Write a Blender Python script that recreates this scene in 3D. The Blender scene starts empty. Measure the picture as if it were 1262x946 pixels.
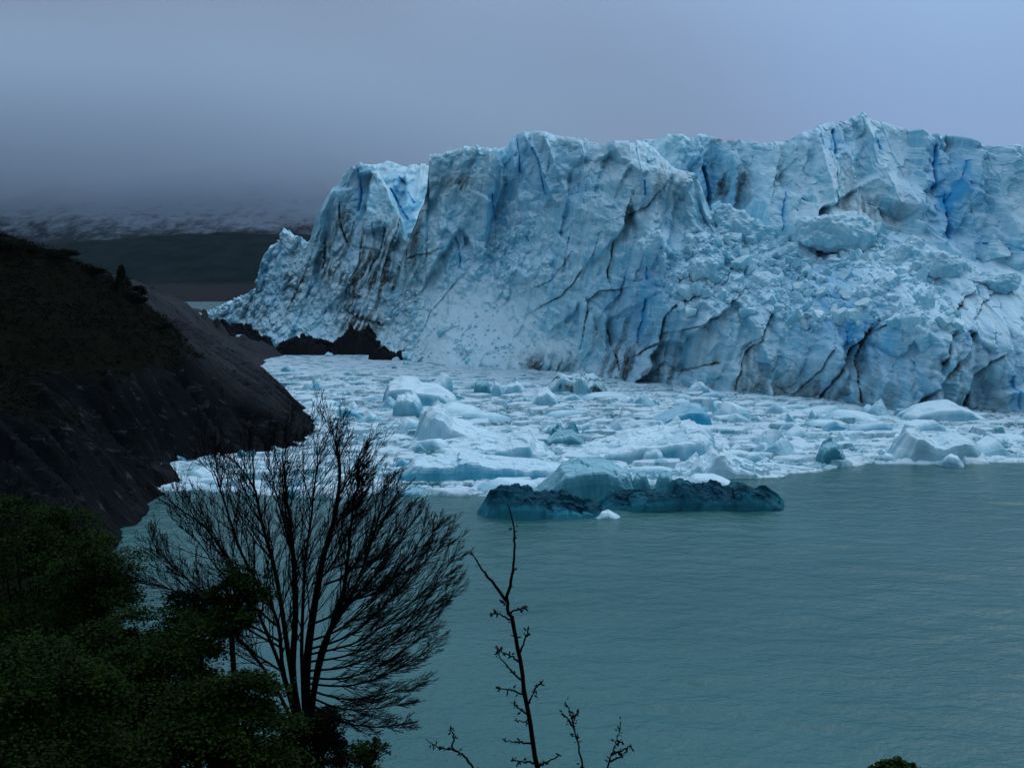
import bpy, math, random
import numpy as np
from math import radians, sin, cos, tan, pi

SC = bpy.context.scene
COL = SC.collection
random.seed(7)

# ------------------------------------------------------------------ camera
H = 34.0
F, CX, CY, HOR = 1353.0, 631.0, 473.0, 325.0
PITCH = math.atan((CY - HOR) / F)
cam_d = bpy.data.cameras.new('camera')
cam = bpy.data.objects.new('camera', cam_d); COL.objects.link(cam)
cam.location = (0, 0, H)
cam.rotation_euler = (pi / 2 - PITCH, 0, 0)
cam_d.sensor_width = 36.0
cam_d.lens = 36.0 * F / 1262.0
cam_d.clip_start = 0.1
cam_d.clip_end = 60000
SC.camera = cam


def ray(px, py):
    a = (np.asarray(px, float) - CX) / F
    b = -(np.asarray(py, float) - CY) / F
    cp, sp = cos(PITCH), sin(PITCH)
    return a, cp + b * sp, -sp + b * cp


def P(px, py, Y):
    """world point seen at photo pixel (px, py) at forward distance Y"""
    x, y, z = ray(px, py)
    return x / y * Y, Y, H + z / y * Y


def W(px, py, z=0.0):
    """world point on the level z seen at a photo pixel"""
    x, y, zz = ray(px, py)
    Y = (z - H) / zz * y
    return x / y * Y, Y, z


# ------------------------------------------------------------------ noise
_R = np.random.RandomState(11)
T1 = _R.rand(256, 256).astype(np.float32)
TA, TB, TC, TD, TE = [_R.rand(256, 256).astype(np.float32) for _ in range(5)]


def vn(x, y, s=0):
    x = np.asarray(x, np.float32) + s * 17.31; y = np.asarray(y, np.float32) + s * 5.77
    xi = np.floor(x).astype(np.int64); yi = np.floor(y).astype(np.int64)
    fx = x - xi; fy = y - yi
    fx = fx * fx * fx * (fx * (fx * 6 - 15) + 10); fy = fy * fy * fy * (fy * (fy * 6 - 15) + 10)
    a = T1[xi & 255, yi & 255]; b = T1[(xi + 1) & 255, yi & 255]
    c = T1[xi & 255, (yi + 1) & 255]; d = T1[(xi + 1) & 255, (yi + 1) & 255]
    return ((a + (b - a) * fx) + ((c + (d - c) * fx) - (a + (b - a) * fx)) * fy) * 2 - 1


def fbm(x, y, o=4, s=0, g=0.5):
    r = 0; a = 1.0; t = 0
    for i in range(o):
        r = r + a * vn(x * 2.03 ** i, y * 2.03 ** i, s + i); t += a; a *= g
    return r / t


def facet(x, y, s=0, grad=1.0, jit=0.9):
    """broken-block noise: each cell is a tilted plane. Returns value, F1, F2, cell random"""
    x = np.asarray(x, np.float32) + s * 31.7; y = np.asarray(y, np.float32) + s * 12.9
    xi = np.floor(x).astype(np.int64); yi = np.floor(y).astype(np.int64)
    F1 = np.full(x.shape, 9e9, np.float32); F2 = F1.copy()
    val = np.zeros_like(F1); rid = np.zeros_like(F1)
    for i in (-1, 0, 1):
        for j in (-1, 0, 1):
            a = (xi + i) & 255; b = (yi + j) & 255
            dx = x - (xi + i + 0.5 + jit * (TA[a, b] - 0.5)); dy = y - (yi + j + 0.5 + jit * (TB[a, b] - 0.5))
            d = dx * dx + dy * dy
            near = d < F1
            F2 = np.where(near, F1, np.minimum(F2, d))
            v = (TC[a, b] * 2 - 1) + grad * ((TD[a, b] * 2 - 1) * dx + (TE[a, b] * 2 - 1) * dy)
            val = np.where(near, v, val); rid = np.where(near, TD[a, b], rid); F1 = np.where(near, d, F1)
    return val, np.sqrt(F1), np.sqrt(F2), rid


def sstep(a, b, x):
    t = np.clip((x - a) / (b - a), 0, 1)
    return t * t * (3 - 2 * t)


class RBF:
    def __init__(self, pts, vals, aniso=(1, 1), smooth=0.0):
        self.an = np.array(aniso, float)
        self.p = np.array(pts, float) * self.an; v = np.array(vals, float); n = len(self.p)
        d = np.linalg.norm(self.p[:, None] - self.p[None], axis=2)
        A = np.zeros((n + 3, n + 3)); A[:n, :n] = d - np.eye(n) * smooth
        A[:n, n] = 1; A[:n, n + 1:] = self.p; A[n, :n] = 1; A[n + 1:, :n] = self.p.T
        self.w = np.linalg.solve(A, np.concatenate([v, np.zeros(3)]))

    def __call__(self, x, y):
        x = np.asarray(x, float) * self.an[0]; y = np.asarray(y, float) * self.an[1]
        n = len(self.p)
        r = self.w[n] + self.w[n + 1] * x + self.w[n + 2] * y
        for i in range(n):
            r = r + self.w[i] * np.hypot(x - self.p[i, 0], y - self.p[i, 1])
        return r


def idw(pts, vals, x, y, p=2.5):
    n = 0; d = 0
    for (a, b), v in zip(pts, vals):
        w = 1.0 / ((x - a) ** 2 + (y - b) ** 2 + 1.0) ** (p / 2)
        n = n + w * v; d = d + w
    return n / d


# ------------------------------------------------------------------ mesh helpers
def link(name, me, mat, parent=None):
    o = bpy.data.objects.new(name, me); COL.objects.link(o)
    if mat is not None and not me.materials: me.materials.append(mat)
    if parent is not None: o.parent = parent
    return o


def mesh_np(name, V, Fc, smooth=False, attrs=None):
    """V (n,3), Fc (m,k) with k 3 or 4"""
    V = np.ascontiguousarray(V, np.float32); Fc = np.ascontiguousarray(Fc, np.int32)
    me = bpy.data.meshes.new(name)
    m, k = Fc.shape
    me.vertices.add(len(V)); me.vertices.foreach_set('co', V.ravel())
    me.loops.add(m * k); me.loops.foreach_set('vertex_index', Fc.ravel())
    me.polygons.add(m); me.polygons.foreach_set('loop_start', np.arange(0, m * k, k, dtype=np.int32))
    me.update(calc_edges=True)
    me.polygons.foreach_set('use_smooth', np.full(m, smooth, bool))
    for kk, a in (attrs or {}).items():
        at = me.attributes.new(kk, 'FLOAT', 'POINT'); at.data.foreach_set('value', np.ascontiguousarray(a, np.float32).ravel())
    me.validate(); me.update()
    return me


def grid_faces(r, c, flip=False):
    i = np.arange(r - 1)[:, None] * c + np.arange(c - 1)[None]
    q = np.stack([i, i + 1, i + c + 1, i + c], -1).reshape(-1, 4)
    return q[:, ::-1] if flip else q


def tag(o, label=None, cat=None, group=None, kind=None):
    if label: o['label'] = label
    if cat: o['category'] = cat
    if group: o['group'] = group
    if kind: o['kind'] = kind
    return o


def empty(name, loc=(0, 0, 0)):
    o = bpy.data.objects.new(name, None); COL.objects.link(o); o.location = loc
    o.empty_display_size = 0.2
    return o


# ------------------------------------------------------------------ materials
def newmat(name):
    m = bpy.data.materials.new(name); m.use_nodes = True
    nt = m.node_tree
    return m, nt, nt.nodes['Principled BSDF']


def N(nt, t, **kw):
    n = nt.nodes.new(t)
    for k, v in kw.items():
        if k.startswith('i_'):
            n.inputs[k[2:].replace('_', ' ')].default_value = v
        else: setattr(n, k, v)
    return n


def mixc(nt, fac, a, b):
    n = nt.nodes.new('ShaderNodeMix'); n.data_type = 'RGBA'
    for s, v in ((0, fac), (6, a), (7, b)):
        if isinstance(v, (int, float)): n.inputs[s].default_value = v
        elif isinstance(v, tuple): n.inputs[s].default_value = v + (1.0,) if len(v) == 3 else v
        else: nt.links.new(v, n.inputs[s])
    return n.outputs[2]


def math_(nt, op, a, b=0.0, c=None, clamp=False):
    n = nt.nodes.new('ShaderNodeMath'); n.operation = op; n.use_clamp = clamp
    for i, v in enumerate((a, b, c)):
        if v is None: continue
        if isinstance(v, (int, float)): n.inputs[i].default_value = v
        else: nt.links.new(v, n.inputs[i])
    return n.outputs[0]


def mapr(nt, v, a, b, c=0.0, d=1.0):
    n = nt.nodes.new('ShaderNodeMapRange'); n.interpolation_type = 'SMOOTHSTEP'
    nt.links.new(v, n.inputs[0])
    for i, q in enumerate((a, b, c, d)): n.inputs[1 + i].default_value = q
    return n.outputs[0]


def noise(nt, scale, detail=5, rough=0.55, vec=None, stretch=None):
    n = nt.nodes.new('ShaderNodeTexNoise'); n.inputs['Scale'].default_value = scale
    n.inputs['Detail'].default_value = detail; n.inputs['Roughness'].default_value = rough
    if vec is None:
        vec = nt.nodes.new('ShaderNodeTexCoord').outputs['Object']
    if stretch:
        mp = nt.nodes.new('ShaderNodeMapping'); mp.inputs['Scale'].default_value = stretch
        nt.links.new(vec, mp.inputs[0]); vec = mp.outputs[0]
    nt.links.new(vec, n.inputs['Vector'])
    return n.outputs['Fac']


def attr(nt, name):
    n = nt.nodes.new('ShaderNodeAttribute'); n.attribute_name = name
    return n.outputs['Fac']


def bump(nt, bsdf, h, strength, dist):
    b = nt.nodes.new('ShaderNodeBump'); b.inputs['Strength'].default_value = strength; b.inputs['Distance'].default_value = dist
    nt.links.new(h, b.inputs['Height']); nt.links.new(b.outputs[0], bsdf.inputs['Normal'])


def ice_material(name, white, pale, deep, rough=0.45, dust=0.22, snow=(0.77, 0.88, 0.93), scale=1.0, bumpd=0.25, spec=0.35, dirtc=(0.035, 0.033, 0.032)):
    m, nt, b = newmat(name)
    n1 = noise(nt, 0.09 * scale, 5, 0.6, stretch=(1, 1, 0.45))
    n2 = noise(nt, 0.6 * scale, 6, 0.65)
    n3 = noise(nt, 0.35 * scale, 4, 0.6, stretch=(1.6, 1.6, 0.25))
    f = math_(nt, 'ADD', math_(nt, 'MULTIPLY', n1, 0.6), math_(nt, 'MULTIPLY', n3, 0.4))
    c = mixc(nt, mapr(nt, f, 0.38, 0.62), white, pale)
    # dusty grey film on old faces
    c = mixc(nt, math_(nt, 'MULTIPLY', mapr(nt, n2, 0.52, 0.8), dust), c, (0.40, 0.42, 0.42))
    geo = nt.nodes.new('ShaderNodeNewGeometry')
    sp = nt.nodes.new('ShaderNodeSeparateXYZ'); nt.links.new(geo.outputs['Normal'], sp.inputs[0])
    up = math_(nt, 'ADD', sp.outputs[2], math_(nt, 'MULTIPLY', math_(nt, 'SUBTRACT', n2, 0.5), 0.7))
    c = mixc(nt, math_(nt, 'MULTIPLY', mapr(nt, up, 0.25, 0.7), 0.85), c, snow)
    c = mixc(nt, attr(nt, 'blue'), c, deep)
    dn = math_(nt, 'MULTIPLY', attr(nt, 'dirt'), mapr(nt, n2, 0.25, 0.6, 0.55, 1.0), clamp=True)
    c = mixc(nt, dn, c, dirtc)
    nt.links.new(c, b.inputs['Base Color'])
    b.inputs['Roughness'].default_value = rough
    b.inputs['IOR'].default_value = 1.31
    b.inputs['Specular IOR Level'].default_value = spec
    bump(nt, b, noise(nt, 1.3 * scale, 6, 0.6), 0.5, bumpd)
    return m


M_ICE = ice_material('glacier_ice', (0.60, 0.84, 0.90), (0.27, 0.64, 0.76), (0.07, 0.42, 0.72), bumpd=0.25, spec=0.2)
M_BERG = ice_material('white_ice', (0.66, 0.81, 0.87), (0.40, 0.66, 0.74), (0.07, 0.36, 0.48), scale=3, bumpd=0.1, dust=0.1)
M_BERGB = ice_material('blue_ice', (0.28, 0.66, 0.78), (0.09, 0.46, 0.61), (0.02, 0.30, 0.46), scale=3, bumpd=0.08, rough=0.25, dust=0.05)
M_BERGT = ice_material('turquoise_ice', (0.15, 0.45, 0.52), (0.07, 0.31, 0.38), (0.025, 0.17, 0.23), scale=3, bumpd=0.08, rough=0.2, snow=(0.34, 0.58, 0.66), dust=0.04)
M_BERGD = ice_material('dark_clear_ice', (0.016, 0.120, 0.160), (0.003, 0.030, 0.050), (0.05, 0.30, 0.38), scale=3, bumpd=0.06, rough=0.2, snow=(0.006, 0.050, 0.075), dust=0.0, spec=0.03)
M_BRASH = ice_material('brash_ice', (0.62, 0.72, 0.77), (0.44, 0.60, 0.66), (0.12, 0.32, 0.38), scale=2.5, bumpd=0.08, snow=(0.70, 0.79, 0.85), dust=0.12)


def rock_material(name, c1, c2, stretch, scale, bumpd, rough=0.6):
    m, nt, b = newmat(name)
    n1 = noise(nt, 0.06 * scale, 5, 0.6)
    n2 = noise(nt, 0.8 * scale, 7, 0.7, stretch=stretch)
    c = mixc(nt, mapr(nt, n1, 0.35, 0.65), c1, c2)
    c = mixc(nt, math_(nt, 'MULTIPLY', mapr(nt, n2, 0.55, 0.8), 0.6), c, tuple(min(1, 2.2 * q) for q in c2))
    nt.links.new(c, b.inputs['Base Color'])
    b.inputs['Roughness'].default_value = rough; b.inputs['Specular IOR Level'].default_value = 0.03
    bump(nt, b, n2, 0.9, bumpd)
    return m


M_ROCKD = rock_material('dark_wet_rock', (0.006, 0.006, 0.007), (0.015, 0.014, 0.015), (1, 1, 1), 1.0, 0.4, 0.5)

# hillside: rock and heath on one sheet
def hill_material():
    m, nt, b = newmat('hillside_ground')
    n1 = noise(nt, 0.05, 5, 0.6)
    st = noise(nt, 0.9, 6, 0.66, stretch=(0.09, 1.5, 0.5))
    fine = noise(nt, 3.0, 6, 0.7)
    rock = mixc(nt, mapr(nt, n1, 0.35, 0.65), (0.008, 0.009, 0.0105), (0.018, 0.019, 0.0215))
    rock = mixc(nt, attr(nt, 'far'), rock, (0.056, 0.055, 0.062))  # far ridge rock, and the nearer slab's lit top painted paler
    rock = mixc(nt, math_(nt, 'MULTIPLY', mapr(nt, st, 0.58, 0.66), 0.7), rock, (0.085, 0.086, 0.094))
    rock = mixc(nt, math_(nt, 'MULTIPLY', mapr(nt, st, 0.45, 0.30), 0.7), rock, (0.003, 0.003, 0.003))
    veg = mixc(nt, mapr(nt, fine, 0.35, 0.65), (0.005, 0.008, 0.004), (0.014, 0.011, 0.006))
    c = mixc(nt, attr(nt, 'veg'), rock, veg)
    nt.links.new(c, b.inputs['Base Color'])
    b.inputs['Roughness'].default_value = 0.8; b.inputs['Specular IOR Level'].default_value = 0.01
    h = math_(nt, 'ADD', math_(nt, 'MULTIPLY', st, 1.0), math_(nt, 'MULTIPLY', fine, 0.4))
    bump(nt, b, h, 1.0, 1.0)
    return m


M_HILL = hill_material()


def leaf_material(name, c1, c2):
    m, nt, b = newmat(name)
    c = mixc(nt, mapr(nt, noise(nt, 1.2, 3, 0.6), 0.3, 0.7), c1, c2)
    nt.links.new(c, b.inputs['Base Color']); b.inputs['Roughness'].default_value = 0.8
    b.inputs['Specular IOR Level'].default_value = 0.04
    return m


M_LEAF = leaf_material('beech_leaf', (0.007, 0.014, 0.003), (0.022, 0.042, 0.007))
M_LEAFD = leaf_material('dark_leaf', (0.003, 0.0055, 0.0025), (0.008, 0.014, 0.004))
M_HEATH = leaf_material('heath_leaf', (0.003, 0.003, 0.002), (0.010, 0.008, 0.005))


def bark_material(name, c):
    m, nt, b = newmat(name)
    cc = mixc(nt, noise(nt, 9, 5, 0.6, stretch=(1, 1, 0.3)), c, tuple(q * 1.9 for q in c))
    nt.links.new(cc, b.inputs['Base Color']); b.inputs['Roughness'].default_value = 0.85; b.inputs['Specular IOR Level'].default_value = 0.08
    bump(nt, b, noise(nt, 40, 4, 0.6, stretch=(1, 1, 0.25)), 0.6, 0.01)
    return m


M_BARK = bark_material('dark_bark', (0.005, 0.0042, 0.004))
M_TWIG = bark_material('red_brown_twig', (0.008, 0.0045, 0.0038))


def water_material():
    m, nt, b = newmat('glacial_water')
    n0 = noise(nt, 0.02, 3, 0.5, stretch=(0.6, 1, 1))
    c = mixc(nt, mapr(nt, n0, 0.3, 0.7), (0.026, 0.104, 0.102), (0.044, 0.140, 0.135))
    nt.links.new(c, b.inputs['Base Color'])
    b.inputs['Roughness'].default_value = 0.16; b.inputs['IOR'].default_value = 1.33
    h = math_(nt, 'ADD', math_(nt, 'MULTIPLY', noise(nt, 0.8, 4, 0.6, stretch=(0.75, 1, 1)), 1.0),
              math_(nt, 'MULTIPLY', noise(nt, 3.0, 4, 0.6, stretch=(0.6, 1, 1)), 0.28))
    bump(nt, b, h, 0.65, 0.4)
    return m


M_WATER = water_material()

# ------------------------------------------------------------------ world and sun
def build_world():
    w = bpy.data.worlds.new('World'); SC.world = w; w.use_nodes = True
    nt = w.node_tree; bg = nt.nodes['Background']
    sky = nt.nodes.new('ShaderNodeTexSky'); sky.sky_type = 'NISHITA'; sky.sun_disc = False
    sky.sun_elevation = radians(48); sky.sun_rotation = radians(50); sky.altitude = 200; sky.dust_density = 3
    tc = nt.nodes.new('ShaderNodeTexCoord'); g = tc.outputs['Generated']
    def dot(v):
        n = nt.nodes.new('ShaderNodeVectorMath'); n.operation = 'DOT_PRODUCT'
        nt.links.new(g, n.inputs[0]); n.inputs[1].default_value = v
        return n.outputs['Value']
    def ramp(v, stops):
        n = nt.nodes.new('ShaderNodeValToRGB'); n.color_ramp.interpolation = 'B_SPLINE' if False else 'EASE'
        e = n.color_ramp.elements
        while len(e) < len(stops): e.new(0.5)
        for el, (p, c) in zip(e, stops): el.position = p; el.color = c + (1,)
        nt.links.new(v, n.inputs[0]); return n.outputs[0]
    # overcast deck: dark over the mountains on the left, brighter overhead and to the right
    az = math_(nt, 'ADD', dot((0.95, 0.20, 0.25)), math_(nt, 'MULTIPLY', math_(nt, 'SUBTRACT', noise(nt, 1.3, 5, 0.55, vec=g, stretch=(1, 1, 2.5)), 0.5), 0.22))
    lo = ramp(mapr(nt, az, -0.35, 0.75), [(0.0, (1.25, 1.42, 2.12)), (0.35, (1.58, 1.90, 2.90)), (0.62, (1.95, 2.60, 4.20)), (1.0, (2.4, 3.7, 6.2))])
    el = dot((0, 0, 1))
    behind = mapr(nt, dot((0, 1, 0.25)), -0.75, 0.45, 0.38, 1.0)
    hi = mixc(nt, mapr(nt, az, -0.6, 0.7), (4.4, 6.6, 9.0), (6.7, 10.4, 13.9))
    elw = math_(nt, 'ADD', el, math_(nt, 'MULTIPLY', math_(nt, 'SUBTRACT', noise(nt, 2.0, 4, 0.5, vec=g), 0.5), 0.10))
    cl = mixc(nt, mapr(nt, elw, 0.06, 0.75), lo, hi)
    vm = nt.nodes.new('ShaderNodeVectorMath'); vm.operation = 'SCALE'; nt.links.new(cl, vm.inputs[0]); nt.links.new(behind, vm.inputs['Scale'])
    c = mixc(nt, 0.975, sky.outputs[0], vm.outputs[0])
    nt.links.new(c, bg.inputs['Color']); bg.inputs['Strength'].default_value = 0.10
    s = bpy.data.lights.new('sun', 'SUN'); s.energy = 0.5; s.angle = radians(35); s.color = (1.0, 0.97, 0.92)
    so = bpy.data.objects.new('sun', s); COL.objects.link(so)
    elv, rot = radians(48), radians(50)
    d = (sin(rot) * cos(elv), cos(rot) * cos(elv), sin(elv))
    from mathutils import Vector
    so.rotation_euler = Vector(d).to_track_quat('Z', 'Y').to_euler(); so.location = (300, 200, 400)


build_world()
SC.view_settings.view_transform = 'Standard'; SC.view_settings.look = 'None'
SC.view_settings.exposure = 0.0; SC.view_settings.gamma = 1.0; SC.view_settings.use_curve_mapping = False
SC.cycles.max_bounces = 6; SC.cycles.diffuse_bounces = 3; SC.cycles.glossy_bounces = 2
SC.cycles.volume_bounces = 3; SC.cycles.use_denoising = True
SC.cycles.transparent_max_bounces = 8

# ------------------------------------------------------------------ water
def build_water():
    xs = np.concatenate([np.linspace(-2700, -160, 30), np.arange(-150, 190, 0.5), np.linspace(200, 2700, 30)])
    ys = np.concatenate([np.linspace(-300, 45, 14), np.arange(50, 215, 0.4), np.arange(216, 420, 2.5), np.linspace(430, 2600, 40)])
    X, Y = np.meshgrid(xs, ys)
    amp = sstep(-170, -120, X) * sstep(205, 160, X) * sstep(45, 60, Y) * sstep(400, 200, Y)
    u = X * 0.35 + Y * 0.94
    Z = 0.20 * fbm(X / 5.5, Y / 2.6, 4, 3) + 0.04 * np.sin(u * 1.3 + 3 * vn(X / 14, Y / 9, 5)) * (0.5 + 0.5 * vn(X / 18, Y / 12, 8)) + 0.07 * fbm(X / 16, Y / 7, 2, 14)
    Z = Z * amp
    me = mesh_np('lake_water', np.stack([X, Y, Z], -1).reshape(-1, 3), grid_faces(len(ys), len(xs)), True)
    o = link('lake_water', me, M_WATER); tag(o, kind='structure', label='milky turquoise lake water with small wind ripples', cat='water')


build_water()

# ------------------------------------------------------------------ glacier
def polydist(X, Z, pts):
    """distance to polyline, and signed drop below it where it lies above"""
    d = np.full(X.shape, 1e9, np.float32); sd = np.zeros(X.shape, np.float32)
    for (x0, z0), (x1, z1) in zip(pts[:-1], pts[1:]):
        vx, vz = x1 - x0, z1 - z0; L = vx * vx + vz * vz + 1e-9
        t = np.clip(((X - x0) * vx + (Z - z0) * vz) / L, 0, 1)
        dd = np.hypot(X - x0 - t * vx, Z - z0 - t * vz)
        sd = np.where(dd < d, np.sign(vx * (Z - z0) - vz * (X - x0)), sd)
        d = np.minimum(d, dd)
    p = sorted(pts); xs = [q[0] for q in p]; zs = [q[1] for q in p]
    zl = np.interp(X, xs, zs); below = np.where((X >= xs[0]) & (X <= xs[-1]), zl - Z, -1)
    return d, below, sd


def relief(name, parent, ctrl, top, xr, zmin, res, seed, rough=None, lines=(), bluepts=(), dirt_shade_pts=(), back=50, blobs=(), calm=(), mat=None, amp=1.0):
    """one standing wall of ice: a dense sheet (world X along, Z up) whose depth Y is modelled, with its own plateau behind the edge"""
    cp = [P(*c) for c in ctrl]
    D = RBF([(c[0], c[2]) for c in cp], [c[1] for c in cp], smooth=0.5)
    def onsurf(px, py):
        Y = 330.0
        for _ in range(12):
            x, _, z = P(px, py, Y); Y = 0.5 * Y + 0.5 * float(D(x, z))
        x, _, z = P(px, py, Y)
        return x, z
    tp = sorted([(P(*t)[0], P(*t)[2]) for t in top])
    xs = np.arange(xr[0], xr[1], res)
    T = np.interp(xs, [t[0] for t in tp], [t[1] for t in tp])
    fv, _, _, _ = facet(xs / 4.5, xs * 0 + seed, seed, 1.0)
    T = T + 0.55 * amp * fv + 0.22 * amp * vn(xs / 1.3, xs * 0 + 3.1, seed)
    nz = int((max(T) - zmin) / res)
    t = np.linspace(0, 1, nz)
    X = np.repeat(xs[None], nz, 0); Z = zmin + t[:, None] * (T[None] - zmin)
    wx = X + 2.2 * fbm(X / 9, Z / 14, 3, seed + 1) + 0.5 * fbm(X / 2, Z / 2, 3, seed + 9)
    wz = Z + 2.5 * fbm(X / 9, Z / 12, 3, seed + 2) + 0.5 * fbm(X / 2, Z / 2, 3, seed + 7)
    Y = D(X, Z)
    if rough:
        rp = [onsurf(a, b) for a, b, _ in rough]
        R = np.clip(idw(rp, [c for _, _, c in rough], wx, wz, 3.0), 0, 1)
    else: R = np.full(X.shape, 0.35)
    Rn = np.clip(R + 0.35 * fbm(X / 7, Z / 7, 3, seed + 30), 0, 1)
    # leaning slabs and blocks
    tilt = wz * 0.22
    S = 1 - Rn
    f1, a1, b1, r1 = facet((wx - tilt) / 9.5, wz / 24, seed + 3, 1.5)
    f2, a2, b2, r2 = facet((wx - tilt) / 4.2, wz / 9.5, seed + 5, 1.6)
    f3, a3, b3, r3 = facet(wx / 2.1, wz / 2.6, seed + 6, 1.5)
    f4, a4, b4, r4 = facet(wx / 1.0, wz / 1.05, seed + 8, 1.4)
    f5, a5, b5, r5 = facet(wx / 4.6, wz / 4.2, seed + 18, 0.8)
    flute = fbm((wx - tilt) / 3.8, wz / 36, 3, seed + 12, 0.6)
    lump = lambda a, r: (0.25 + r) * np.clip(1 - (a / 0.62) ** 2, 0, 1)
    Y = Y + amp * (4.4 * f1 * (1 - 0.6 * Rn) + 1.25 * f2 * (0.35 + 0.45 * S) + f3 * (0.06 + 0.34 * Rn) + f4 * 0.20 * Rn
                   + 3.6 * flute * S + 0.25 * fbm(wx / 4, wz / 6, 3, seed + 15) + 0.35 * Rn * fbm(wx / 3, wz / 3, 3, seed + 16))
    Y = Y - amp * Rn * (3.6 * lump(a5, r5) + 1.9 * lump(a3, r3) + 0.8 * lump(a4, r4))
    # ragged gaps between slabs
    e1 = np.exp(-((b1 - a1) / 0.045) ** 2); e2 = np.exp(-((b2 - a2) / 0.05) ** 2); e3 = np.exp(-((b5 - a5) / 0.10) ** 2)
    gate = 0.8 * sstep(0.12, 0.5, fbm(X / 16, Z / 16, 3, seed + 40))
    soft = 1 - 0.85 * Rn
    for _ in range(3):
        B = Y.copy()
        B[1:-1] = 0.25 * Y[:-2] + 0.5 * Y[1:-1] + 0.25 * Y[2:]
        Cc = B.copy(); Cc[:, 1:-1] = 0.25 * B[:, :-2] + 0.5 * B[:, 1:-1] + 0.25 * B[:, 2:]
        Y = Y + (Cc - Y) * soft
    Y = Y + amp * S * (0.16 * fbm(wx / 1.1, wz / 1.4, 3, seed + 19) + 0.32 * f3 + 0.10 * f4 + 0.45 * sstep(0.1, 0.5, fbm(X / 20, Z / 20, 2, seed + 33)) * f2)
    Y = Y + amp * (1.0 * e1 * gate + 0.3 * e2 * gate + 0.45 * e3 * sstep(0.45, 0.9, Rn))
    blue = 0.5 * e1 * gate * sstep(0.2, 0.75, r1) + 0.25 * e2 * gate + 0.25 * e3 * Rn * gate
    blue = blue + 0.30 * sstep(0.74, 0.98, r2 * 0.55 + 0.45 * vn(X / 20, Z / 20, seed + 50)) * (1 - 0.4 * Rn)
    blue = blue + 0.30 * Rn * sstep(0.72, 0.95, r5) * sstep(0.1, 0.6, a5) + 0.15 * sstep(0.0, 0.7, fbm(X / 12, Z / 20, 4, seed + 60))
    dirt = 0.45 * sstep(0.32, 0.62, fbm((wx - 0.9 * wz) / 9, (wz + 0.9 * wx) / 34, 5, seed + 70, 0.6)) * sstep(-0.1, 0.5, vn(X / 30, Z / 22, seed + 71))
    Ym = D(X, Z); cq = np.zeros_like(X)
    for a, b, rr in calm:
        x, z = onsurf(a, b); cq = np.maximum(cq, np.exp(-(((wx - x) / (rr * 0.30)) ** 2 + ((wz - z) / (rr * 0.22)) ** 2) ** 1.5))
    Y = Ym + (Y - Ym) * (1 - 0.72 * cq); blue = blue * (1 - 0.8 * cq); dirt = dirt * (1 - 0.7 * cq)
    for a, b, rx, rz, pr in blobs:
        x, z = onsurf(a, b)
        q = (((wx - x) / (rx * 0.24)) ** 2 + ((wz - z) / (rz * 0.24)) ** 2)
        Y = Y - pr * np.exp(-q ** 2)
    for a, b, r, v in bluepts:
        x, z = onsurf(a, b); s = r * 0.24
        q = np.exp(-(((wx - x) / s) ** 2 + ((wz - z) / (1.8 * s)) ** 2))
        blue = blue + 0.55 * v * q * (0.6 + 0.5 * fbm(wx / 1.5, wz / 6, 3, seed + 80)); Y = Y + v * 2.5 * q
    for a, b, rx, rz, v in dirt_shade_pts:
        x, z = onsurf(a, b)
        q = np.exp(-(((wx - x) / (rx * 0.27)) ** 2 + ((wz - z) / (rz * 0.27)) ** 2))
        st = sstep(-0.25, 0.35, fbm((wx - 0.35 * wz) / 1.3, wz / 9, 4, seed + 90))
        dirt = dirt + 1.6 * v * q * (0.2 + 0.8 * st)  # dirt stains; shade of the cave hollow and crevice is painted in too
    for kind, width, depth, pts in lines:
        pl = [onsurf(*p) for p in pts]
        d, below, side = polydist(wx * 0.45 + X * 0.55, wz * 0.45 + Z * 0.55, pl)
        mod = 0.55 + 0.6 * fbm(X / 3, Z / 3, 3, seed + 100)
        core = np.exp(-(d / (width * np.clip(mod, 0.25, 1.5))) ** 2)
        Y = Y + depth * (core if kind != 'fin' else -1.6 * np.exp(-(d / width)))
        if kind == 'fin': continue
        if kind == 'dirt':
            rec = np.where(side > 0, np.exp(-d / 5.0), 0)
            Y = Y + 1.3 * depth * rec
            streak = np.where(side > 0, np.exp(-d / 3.5), 0) * sstep(-0.1, 0.5, fbm((X - 0.2 * Z) / 0.8, Z / 16, 3, seed + 110))
            dirt = dirt + 1.0 * core ** 1.5 * np.clip(mod * 1.2 - 0.05, 0, 1) + 0.42 * streak * min(1.0, width * 2.2)
        else:
            brk = np.clip(0.35 + 1.1 * fbm(X / 1.2, Z / 3.0, 3, seed + 105) + 0.4, 0.0, 1.1)
            blue = blue + 0.65 * np.exp(-(d / (0.75 * width)) ** 2) * brk + 0.45 * np.exp(-(d / (4.5 * width))) * np.clip(0.7 + fbm(X / 2, Z / 5, 3, seed + 106), 0, 1.3)
    # rounded lip
    dz = T[None] - Z
    Y = Y + 1.6 * amp * np.exp(-dz / 1.0)
    rows = 26
    s = np.linspace(0.02, 1, rows) ** 1.6 * back
    Xb = np.repeat(xs[None], rows, 0); Yb = Y[-1][None] + s[:, None]
    Yb0 = np.repeat(Y[-1][None].min() * 0 + np.convolve(np.pad(Y[-1], 15, 'edge'), np.ones(31) / 31, 'valid')[None], rows, 0) + s[:, None]
    mixb = np.clip(s / 12, 0, 1)[:, None]
    Yb = Yb * (1 - mixb) + np.maximum(Yb0, Y[-1][None] + 0.3 * s[:, None]) * mixb
    fb, _, _, _ = facet(Xb / 6, Yb / 6, seed + 120, 1.2)
    Zb = T[None] - 0.10 * s[:, None] + np.clip(s / 8, 0, 1)[:, None] * (fb * 1.0 - 0.6)
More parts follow.
